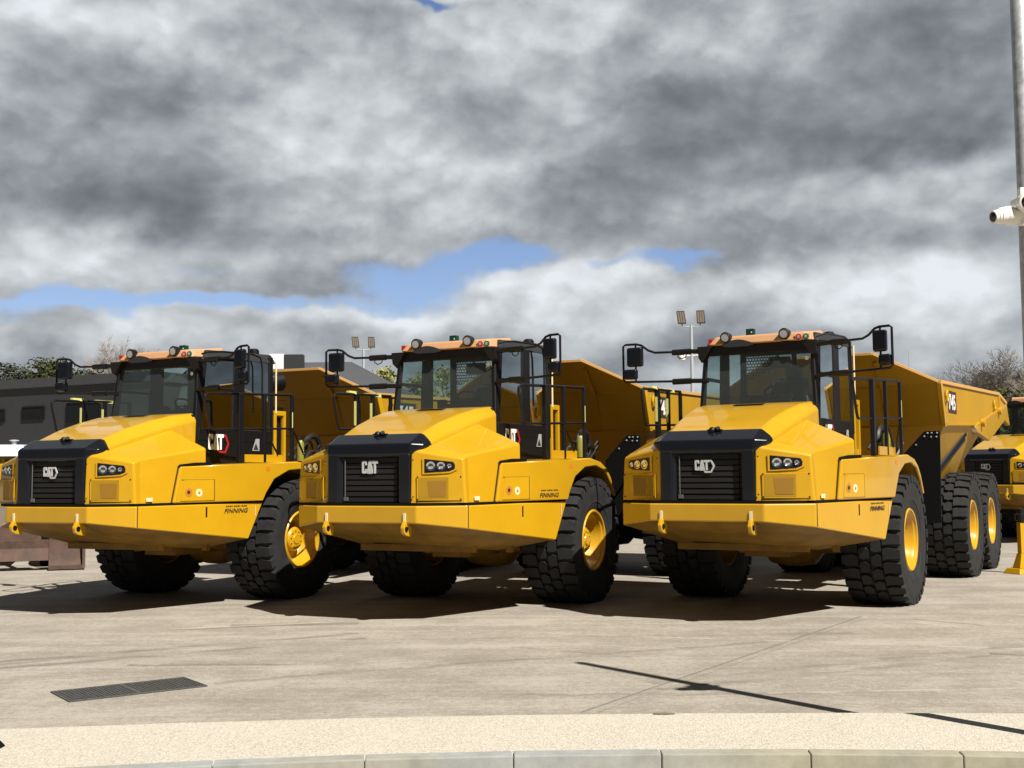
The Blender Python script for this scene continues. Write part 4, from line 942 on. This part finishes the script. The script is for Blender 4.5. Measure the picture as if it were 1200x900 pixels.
# ------------------------------------------------------------------ masts
def flood_mast(label, x, y, h, rz, cams_z, r):
    t = thing('floodlight_mast', label, 'floodlight', (x, y, 0), rz, 'floodlight masts behind the yard')
    g = G(); g.tube([(0, 0, 0), (0, 0, h - .55)], r, 10, r * .62); g.tube([(-.45, 0, h - .42), (-.38, 0, h - .52), (.38, 0, h - .52), (.45, 0, h - .42)], .04, 6); g.tube([(0, 0, h - .6), (0, 0, h - .42)], .06, 8); obj('pole', g, 'mast', t)
    for s_ in (1, -1):
        g = G(); c = V(s_ * .48, -.05, h - .05); a = R(12) if s_ > 0 else R(20); lean = V(-s_ * .02 - .14 if s_ < 0 else -.06, 0, 1).normalized(); wv = V(1, 0, 0)
        lo = c - lean * .32; hi = c + lean * .32
        g.hexa([lo - wv * .21 + V(0, -.05, 0), lo + wv * .21 + V(0, -.05, 0), hi + wv * .19 + V(0, -.12, 0), hi - wv * .19 + V(0, -.12, 0)], [lo - wv * .21 + V(0, .10, 0), lo + wv * .21 + V(0, .10, 0), hi + wv * .2 + V(0, .06, 0), hi - wv * .2 + V(0, .06, 0)]); g.tube([V(s_ * .45, 0, h - .45), c], .03, 6)
        fl = obj('floodlight', g, simple_get('flood'), t, .02)
        g = G(); q0 = lo + V(0, -.054, .05); q1 = hi + V(0, -.122, -.05)
        for k in range(3): 
            xx = -.165 + k * .115; g.hexa([q0 + V(xx, -.004, 0), q0 + V(xx + .09, -.004, 0), q1 + V(xx + .09, -.004, 0), q1 + V(xx, -.004, 0)], [q0 + V(xx, .004, 0), q0 + V(xx + .09, .004, 0), q1 + V(xx + .09, .004, 0), q1 + V(xx, .004, 0)])
        obj('lamp_panel', g, 'floodglass', fl)
    g = G()
    for s_ in (1, -1): g.tube([(0, 0, cams_z + .1), (s_ * .38, -.05, cams_z + .12)], .04, 6); g.lathe([(cams_z - .16, .06), (cams_z - .10, .16), (cams_z + .06, .17), (cams_z + .12, .05)], 12, (s_ * .48, -.05, 0), 'Z')
    obj('dome_camera', g, 'cream', t)
SPEC['flood'] = ((.05, .042, .035), .5)
flood_mast('floodlight mast with two lamp heads against the sky, beside the right-hand cab', 8.93, 59, 9.62, R(-8), 7.55, .12)
flood_mast('floodlight mast with two lamp heads before the grey shed roof', -8.98, 72, 9.98, R(7), 7.7, .13)
g = G(); g.tube([(20.04, 60, 0), (20.04, 60, 7.9)], .035, 6, .02); tag(obj('aerial_mast', g, 'mast'), 'thin bare aerial mast against the sky right of the third cab', 'mast')

# ------------------------------------------------------------------ trees
def bare_tree(label, x, y, h, spread, seed, group=None, density=1.0, mat='twig'):
    rnd = random.Random(seed); t = thing('bare_tree', label, 'tree', (x, y, 0), rnd.uniform(0, 6), group)
    tv, tf, cv, cf = [], [], [], []
    def seg(vs, fs, a, b, r0, r1, n):
        d = (b - a).normalized(); u = d.orthogonal().normalized(); w = d.cross(u); k = len(vs)
        for p, r in ((a, r0), (b, r1)):
            for j in range(n): vs.append(p + (u * math.cos(2 * math.pi * j / n) + w * math.sin(2 * math.pi * j / n)) * r)
        for j in range(n): fs.append((k + j, k + (j + 1) % n, k + n + (j + 1) % n, k + n + j))
    def grow(p, d, ln, r, lev):
        steps = 3 if lev < 3 else 2
        for i in range(steps):
            d2 = (d + V(rnd.gauss(0, .13), rnd.gauss(0, .13), rnd.gauss(.04, .08))).normalized(); q = p + d2 * ln / steps
            r2 = r * .82
            if lev == 0: seg(tv, tf, p, q, r, r2, 7)
            else: seg(cv, cf, p, q, r, r2, 5 if lev < 3 else 3)
            p, d, r = q, d2, r2
            if lev < 5 and not (lev == 0 and i == 0):
                for _ in range(int((2 if lev < 2 else 2.3) * density + rnd.random())):
                    ax = d.orthogonal().normalized(); ax.rotate(Matrix.Rotation(rnd.uniform(0, 6.28), 3, d)); nd_ = (d + ax * rnd.uniform(.45, 1.0) * spread).normalized()
                    grow(p, nd_, ln * rnd.uniform(.50, .72), max(r * .58, .0095), lev + 1)
        if lev < 5: grow(p, d, ln * .62, max(r * .7, .0095), lev + 1)
    grow(V(0, 0, 0), V(0, 0, 1), h * .36, h * .020, 0)
    zs = max(v.z for v in cv); k = h / zs
    for vs in (tv, cv):
        for v in vs: v *= k
    raw('trunk', tv, tf, 'bark', t); raw('crown', cv, cf, mat, t)
    return t
def leafy_tree(label, x, y, h, w, seed, mat, group=None, n=2600, base=.12, name='leafy_tree', ls=.16, upright=0):
    rnd = random.Random(seed); t = thing(name, label, 'tree', (x, y, 0), 0, group)
    g = G(); g.tube([(0, 0, 0), (.05, 0, h * .4), (0, .05, h * .8)], h * .025, 7, h * .008); 
    clumps = []
    for _ in range(26):
        a = rnd.uniform(0, 6.28); zz = rnd.uniform(base, .92); rad = w * .5 * math.sin(math.pi * min(1, (zz * .80 + .18))) * rnd.uniform(.35, .95)
        clumps.append((V(rad * math.cos(a), rad * math.sin(a), zz * h), rnd.uniform(.13, .26) * w * .75))
    clumps.append((V(0, 0, h * .9), w * .14))
    for c, r in clumps[:14]: g.tube([(0, 0, c.z * .6), c * .5 + V(0, 0, c.z * .28), c], h * .009, 5, .02)
    obj('trunk', g, 'bark', t)
    vs, fs = [], []
    for _ in range(n):
        c, r = rnd.choice(clumps); d = V(rnd.gauss(0, 1), rnd.gauss(0, 1), rnd.gauss(0, 1)).normalized(); p = c + d * r * rnd.random() ** .45
        if p.z > h: p.z = h - rnd.random() * .3
        if p.z < .2: continue
        s_ = ls * rnd.uniform(.6, 1.4); u = V(rnd.gauss(0, 1), rnd.gauss(0, 1), rnd.gauss(0, .6) + upright).normalized(); w_ = u.orthogonal().normalized(); w_.rotate(Matrix.Rotation(rnd.uniform(0, 6.28), 3, u)); k = len(vs)
        vs += [p - u * s_, p + w_ * s_ * .5, p + u * s_, p - w_ * s_ * .5]; fs.append((k, k + 1, k + 2, k + 3))
    raw('crown', vs, fs, mat, t)
    return t
def px_at(u, d): return (u - 600) / F * d            # lateral position at a depth
GB = 'trees behind the yard'
bare_tree('bare grey tree rising behind the charcoal building, left of the first cab', px_at(143, 88), 88, 12.6, 1.25, 5, GB, 1.25)
bare_tree('small bare tree tops just above the grey shed ridge', px_at(362, 92), 92, 10.2, .9, 8, GB, .75)
for i, (u, h, w, m_, lb) in enumerate(((-60, 9.6, 8, 'leafdark', 'dark green tree outside the left edge of the treeline'), (-5, 10.3, 6.5, 'leafdark', 'dark green tree at the far left end of the row behind the charcoal building'),
        (32, 11.0, 5, 'leafdark', 'tallest dark bushy tree of the row behind the charcoal building'), (62, 10.4, 5, 'leafmid', 'mid green bushy tree of the row behind the charcoal building'), (92, 9.8, 5, 'leafdark', 'low dark tree behind the charcoal building, left of the bare tree'),
        (120, 9.6, 5, 'leafmid', 'low green tree under the bare tree behind the charcoal building'), (168, 9.6, 5, 'leafdark', 'dark bush right of the bare tree behind the charcoal building'))):
    if u < -20: continue
    leafy_tree(lb, px_at(u, 84), 84 + (i % 3) * 2, h, w * 1.25, 20 + i, m_, GB, 8500, .45, ls=.115)
for i, (u, h, w, lb) in enumerate(((452, 9.9, 4.5, 'pale spring green tree beside the left pillar of the middle cab'), (487, 9.4, 5, 'pale spring green tree seen through the left of the middle windscreen'), (524, 9.6, 5, 'pale spring green tree seen through the middle of the windscreen'), (566, 9.0, 5, 'pale spring green tree behind the middle cab'))):
    leafy_tree(lb, px_at(u, 82), 82 + (i % 2) * 3, h, w, 40 + i, 'leaflight', GB, 2600, .25, ls=.15, upright=1.0)
for i, (u, d, h, sp, lb) in enumerate(((1158, 78, 10.0, 1.2, 'largest bare tree above the tail of the tipping body at right'), (1122, 84, 8.6, 1.0, 'smaller bare tree left of the largest one above the tipping body'), (1192, 74, 8.6, 1.0, 'bare tree at the right edge beside the camera pole'), (1092, 90, 7.9, 1.0, 'low bare tree at the left end of the right hand tree group'))):
    bare_tree(lb, px_at(u, d), d, h, sp, 60 + i, GB, 1.2)
for i, (u, d, h, w, m_, lb) in enumerate(((1176, 70, 6.6, 5, 'leafmid', 'green bush under the largest bare tree at right'), (1204, 68, 6.3, 5, 'leafmid', 'green bush above the roof of the far dump truck'), (1140, 74, 6.6, 5, 'leafdark', 'dark bush behind the rail of the tipping body at right'))):
    leafy_tree(lb, px_at(u, d), d, h, w, 80 + i, m_, GB, 2200, .2)
# far hedge closing the view
rnd = random.Random(99); vs, fs = [], []
for _ in range(26000):
    u = rnd.uniform(-75, 75); d = 100 + rnd.uniform(-2.5, 2.5); hz = 3.4 + 1.0 * math.sin(u * .21) + .7 * math.sin(u * .57 + 1)
    p = V(u, d, rnd.random() ** .7 * hz); s_ = .32 * rnd.uniform(.6, 1.4); a = V(rnd.gauss(0, 1), rnd.gauss(0, 1), rnd.gauss(0, 1)).normalized(); b = a.orthogonal(); k = len(vs)
    vs += [p - a * s_, p + b * s_ * .6, p + a * s_, p - b * s_ * .6]; fs.append((k, k + 1, k + 2, k + 3))
hd = raw('hedge', vs, fs, 'leafdark'); struct(hd, 'stuff'); hd['label'] = 'far hedge closing off the back of the yard'; hd['category'] = 'hedge'

# ------------------------------------------------------------------ sky
W = bpy.data.worlds.new('World'); S.world = W; W.use_nodes = True
nt = W.node_tree; N = nt.nodes; L = nt.links
for n_ in list(N): N.remove(n_)
out = N.new('ShaderNodeOutputWorld'); bg = N.new('ShaderNodeBackground'); L.new(bg.outputs[0], out.inputs[0])
STR = .10; bg.inputs['Strength'].default_value = STR
sky = N.new('ShaderNodeTexSky'); sky.sky_type = 'NISHITA'; sky.sun_disc = False; sky.sun_elevation = SUN_EL
sky.sun_rotation = math.atan2(SUN_H.x, SUN_H.y); sky.air_density = 1.0; sky.dust_density = .6; sky.ozone_density = 2.0
tc = N.new('ShaderNodeTexCoord'); sp = N.new('ShaderNodeSeparateXYZ'); L.new(tc.outputs['Generated'], sp.inputs[0])
def mt(op, a, b=None, c=None, clamp=False):
    n_ = N.new('ShaderNodeMath'); n_.operation = op; n_.use_clamp = clamp
    for i, v in ((0, a), (1, b), (2, c)):
        if v is None: continue
        if isinstance(v, (int, float)): n_.inputs[i].default_value = v
        else: L.new(v, n_.inputs[i])
    return n_.outputs[0]
AZ = mt('ARCTAN2', sp.outputs[0], sp.outputs[1]); EL = mt('ARCSINE', sp.outputs[2])
# cloud-layer coordinates: perspective of a high sheet
den = mt('ADD', mt('MAXIMUM', sp.outputs[2], 0.0), .16)
cx = mt('DIVIDE', sp.outputs[0], den); cy = mt('DIVIDE', sp.outputs[1], den)
def comb(x, y, z=0.0):
    n_ = N.new('ShaderNodeCombineXYZ')
    for i, v in enumerate((x, y, z)):
        if isinstance(v, (int, float)): n_.inputs[i].default_value = v
        else: L.new(v, n_.inputs[i])
    return n_.outputs[0]
CP = comb(cx, cy); AE = comb(AZ, mt('MULTIPLY', EL, 1.45))
def nz(vec, sc, det=8, rough=.55, dist=0, off=None):
    if off:
        ad = N.new('ShaderNodeVectorMath'); ad.operation = 'ADD'; L.new(vec, ad.inputs[0]); ad.inputs[1].default_value = off; vec = ad.outputs[0]
    n_ = N.new('ShaderNodeTexNoise'); n_.inputs['Scale'].default_value = sc; n_.inputs['Detail'].default_value = det; n_.inputs['Roughness'].default_value = rough; n_.inputs['Distortion'].default_value = dist
    L.new(vec, n_.inputs['Vector']); return n_.outputs['Fac']
wa = nz(AE, 8, 4, .55); wb = nz(AE, 8, 4, .55, 0, (3.1, 1.7, .4)); 
AZw = mt('ADD', AZ, mt('MULTIPLY', mt('SUBTRACT', wa, .5), .13)); ELw = mt('ADD', EL, mt('MULTIPLY', mt('SUBTRACT', wb, .5), .085))
def dir_of(u, v):
    c, s = math.cos(ROLL), math.sin(ROLL); du, dv = u - 600, v - 450
    px = c * du + s * dv; py = -s * du + c * dv; a, b = px / F, -py / F
    y = math.cos(PITCH) - b * math.sin(PITCH); zz = math.sin(PITCH) + b * math.cos(PITCH); r_ = math.sqrt(a * a + y * y + zz * zz)
    return math.atan2(a, y), math.asin(zz / r_)
AEW = comb(AZw, ELw)
def total(bl):
    acc = None
    for (u, v, su, sv, amp) in bl:
        a, e = dir_of(u, v)
        m1 = N.new('ShaderNodeVectorMath'); m1.operation = 'MULTIPLY_ADD'; L.new(AEW, m1.inputs[0])
        m1.inputs[1].default_value = (F / su, F / sv, 0); m1.inputs[2].default_value = (-a * F / su, -e * F / sv, 0)
        m2 = N.new('ShaderNodeVectorMath'); m2.operation = 'DOT_PRODUCT'; L.new(m1.outputs[0], m2.inputs[0]); L.new(m1.outputs[0], m2.inputs[1])
        acc = mt('MULTIPLY_ADD', mt('POWER', .36788, m2.outputs['Value']), amp, 0.0 if acc is None else acc)
    return acc
LUM = total([
    (60, 15, 130, 45, .34), (190, 105, 130, 45, -.22), (410, 150, 110, 60, .22), (120, 235, 210, 38, -.28), (540, 225, 110, 32, .30), (330, 225, 80, 40, .08), (640, 110, 60, 50, .10),
    (900, 150, 280, 75, -.26), (700, 240, 110, 38, -.20), (620, 50, 130, 50, .12), (860, 40, 220, 40, .04), (1050, 212, 160, 22, .26), (1080, 272, 150, 20, -.12), (300, 292, 260, 15, .10),
    (420, 366, 220, 15, .36), (150, 394, 160, 16, .20), (640, 324, 130, 18, .42), (830, 348, 160, 24, .30), (1090, 345, 120, 38, .32), (560, 390, 260, 16, .06), (730, 414, 240, 16, -.10), (1110, 110, 130, 60, -.12), (20, 300, 140, 22, .10)])
BLUE = total([(70, 362, 170, 17, 1.08), (300, 352, 150, 14, 1.05), (470, 326, 100, 24, 1.12), (575, 296, 95, 19, 1.12), (800, 306, 70, 14, 1.1), (495, -2, 45, 8, .95), (250, 308, 50, 9, .55), (700, 312, 40, 7, .45), (20, 385, 50, 9, .6)])
d1 = nz(CP, 1.0, 5, .5); d3 = nz(AE, 6.5, 10, .60, .12); d4 = nz(AE, 6.5, 5, .52, .12, (.014, -.04, 0)); d6 = nz(AE, 6.5, 5, .52, .12); d7 = nz(AE, 30, 6, .6)
def puff(off):
    # rounded cauliflower billows
    w = N.new('ShaderNodeVectorMath'); w.operation = 'ADD'; L.new(AE, w.inputs[0]); w.inputs[1].default_value = off
    w2 = N.new('ShaderNodeVectorMath'); w2.operation = 'ADD'; L.new(w.outputs[0], w2.inputs[0]); L.new(comb(mt('MULTIPLY', mt('SUBTRACT', d7, .5), .035), mt('MULTIPLY', mt('SUBTRACT', d3, .5), .05)), w2.inputs[1])
    n_ = N.new('ShaderNodeTexVoronoi'); n_.feature = 'F1'; n_.inputs['Scale'].default_value = 10.5; n_.inputs['Detail'].default_value = 2.0; n_.inputs['Roughness'].default_value = .55; n_.inputs['Lacunarity'].default_value = 2.3; n_.normalize = True
    L.new(w2.outputs[0], n_.inputs['Vector']); return n_.outputs['Distance']
p0_, p1_ = puff((0, 0, 0)), puff((.007, -.018, 0))
fld = mt('ADD', mt('MULTIPLY', mt('SUBTRACT', .42, p0_), .36), LUM); fld = mt('ADD', fld, mt('ADD', mt('MULTIPLY', mt('SUBTRACT', d1, .5), .30), mt('ADD', mt('MULTIPLY', mt('SUBTRACT', d3, .5), .85), mt('MULTIPLY', mt('SUBTRACT', d7, .5), .12))))
lv = N.new('ShaderNodeMapRange'); lv.interpolation_type = 'SMOOTHSTEP'; lv.inputs[1].default_value = -.42; lv.inputs[2].default_value = .50; lv.inputs[3].default_value = .50; lv.inputs[4].default_value = .89; L.new(fld, lv.inputs[0])
lum = mt('ADD', lv.outputs[0], mt('MULTIPLY', mt('SUBTRACT', d6, d4), .30)); lum = mt('ADD', lum, mt('MULTIPLY', mt('MULTIPLY', mt('SUBTRACT', p1_, p0_), lv.outputs[0]), .55))
# sky out of view, overhead and behind, darkened to cut the fill light
unseen_dim = N.new('ShaderNodeMapRange'); unseen_dim.interpolation_type = 'SMOOTHSTEP'; unseen_dim.inputs[1].default_value = .50; unseen_dim.inputs[2].default_value = .85; unseen_dim.inputs[3].default_value = -.36; unseen_dim.inputs[4].default_value = 0.0; L.new(sp.outputs[1], unseen_dim.inputs[0])
lum = mt('ADD', lum, unseen_dim.outputs[0])
lum = mt('MINIMUM', mt('MAXIMUM', lum, .20), .93)
lin = mt('POWER', lum, 2.25)
bm_ = mt('ADD', mt('MULTIPLY', mt('SUBTRACT', p0_, .42), .9), BLUE); bm_ = mt('ADD', bm_, mt('ADD', mt('MULTIPLY', mt('SUBTRACT', d3, .5), 1.3), mt('MULTIPLY', mt('SUBTRACT', d1, .5), .5)))
mr = N.new('ShaderNodeMapRange'); mr.interpolation_type = 'SMOOTHSTEP'; mr.inputs[1].default_value = .27; mr.inputs[2].default_value = .90; L.new(bm_, mr.inputs[0])
cr = N.new('ShaderNodeValToRGB'); e = cr.color_ramp.elements; e[0].position = .36; e[0].color = (.86, .965, 1.13, 1); e[1].position = .75; e[1].color = (.95, 1.0, 1.05, 1); L.new(lum, cr.inputs[0])
sc = N.new('ShaderNodeVectorMath'); sc.operation = 'SCALE'; L.new(cr.outputs[0], sc.inputs[0]); L.new(mt('MULTIPLY', lin, 1.0 / (2 ** EXPO) / STR), sc.inputs['Scale'])
mx = N.new('ShaderNodeMix'); mx.data_type = 'RGBA'; L.new(mr.outputs[0], mx.inputs[0]); L.new(sc.outputs[0], mx.inputs[6]); bl_ = N.new('ShaderNodeVectorMath'); bl_.operation = 'MULTIPLY'; L.new(sky.outputs[0], bl_.inputs[0]); bl_.inputs[1].default_value = (.62, .62, .73); L.new(bl_.outputs[0], mx.inputs[7])
L.new(mx.outputs[2], bg.inputs['Color'])
W.cycles.sampling_method = 'MANUAL'; W.cycles.sample_map_resolution = 512

# ------------------------------------------------------------------ sun, camera, view
sl = bpy.data.lights.new('sun', 'SUN'); sl.energy = 5.0; sl.angle = R(.53); sl.color = (1, .945, .86)
so = bpy.data.objects.new('sun', sl); COL.objects.link(so)
sd = SUN_H * math.cos(SUN_EL) + V(0, 0, math.sin(SUN_EL)); so.rotation_euler = sd.to_track_quat('Z', 'Y').to_euler(); so.location = sd * 60
cd = bpy.data.cameras.new('camera'); co = bpy.data.objects.new('camera', cd); COL.objects.link(co)
cd.sensor_width = 36; cd.lens = 36 * F / 1200; cd.clip_end = 2000; cd.clip_start = .05
co.location = (0, 0, CAMH); co.rotation_euler = (Matrix.Rotation(R(90) + PITCH, 3, 'X') @ Matrix.Rotation(ROLL, 3, 'Z')).to_euler()
S.camera = co
S.view_settings.view_transform = 'Standard'; S.view_settings.look = 'None'; S.view_settings.exposure = EXPO; S.view_settings.gamma = 1
S.cycles.max_bounces = 6; S.cycles.transparent_max_bounces = 16
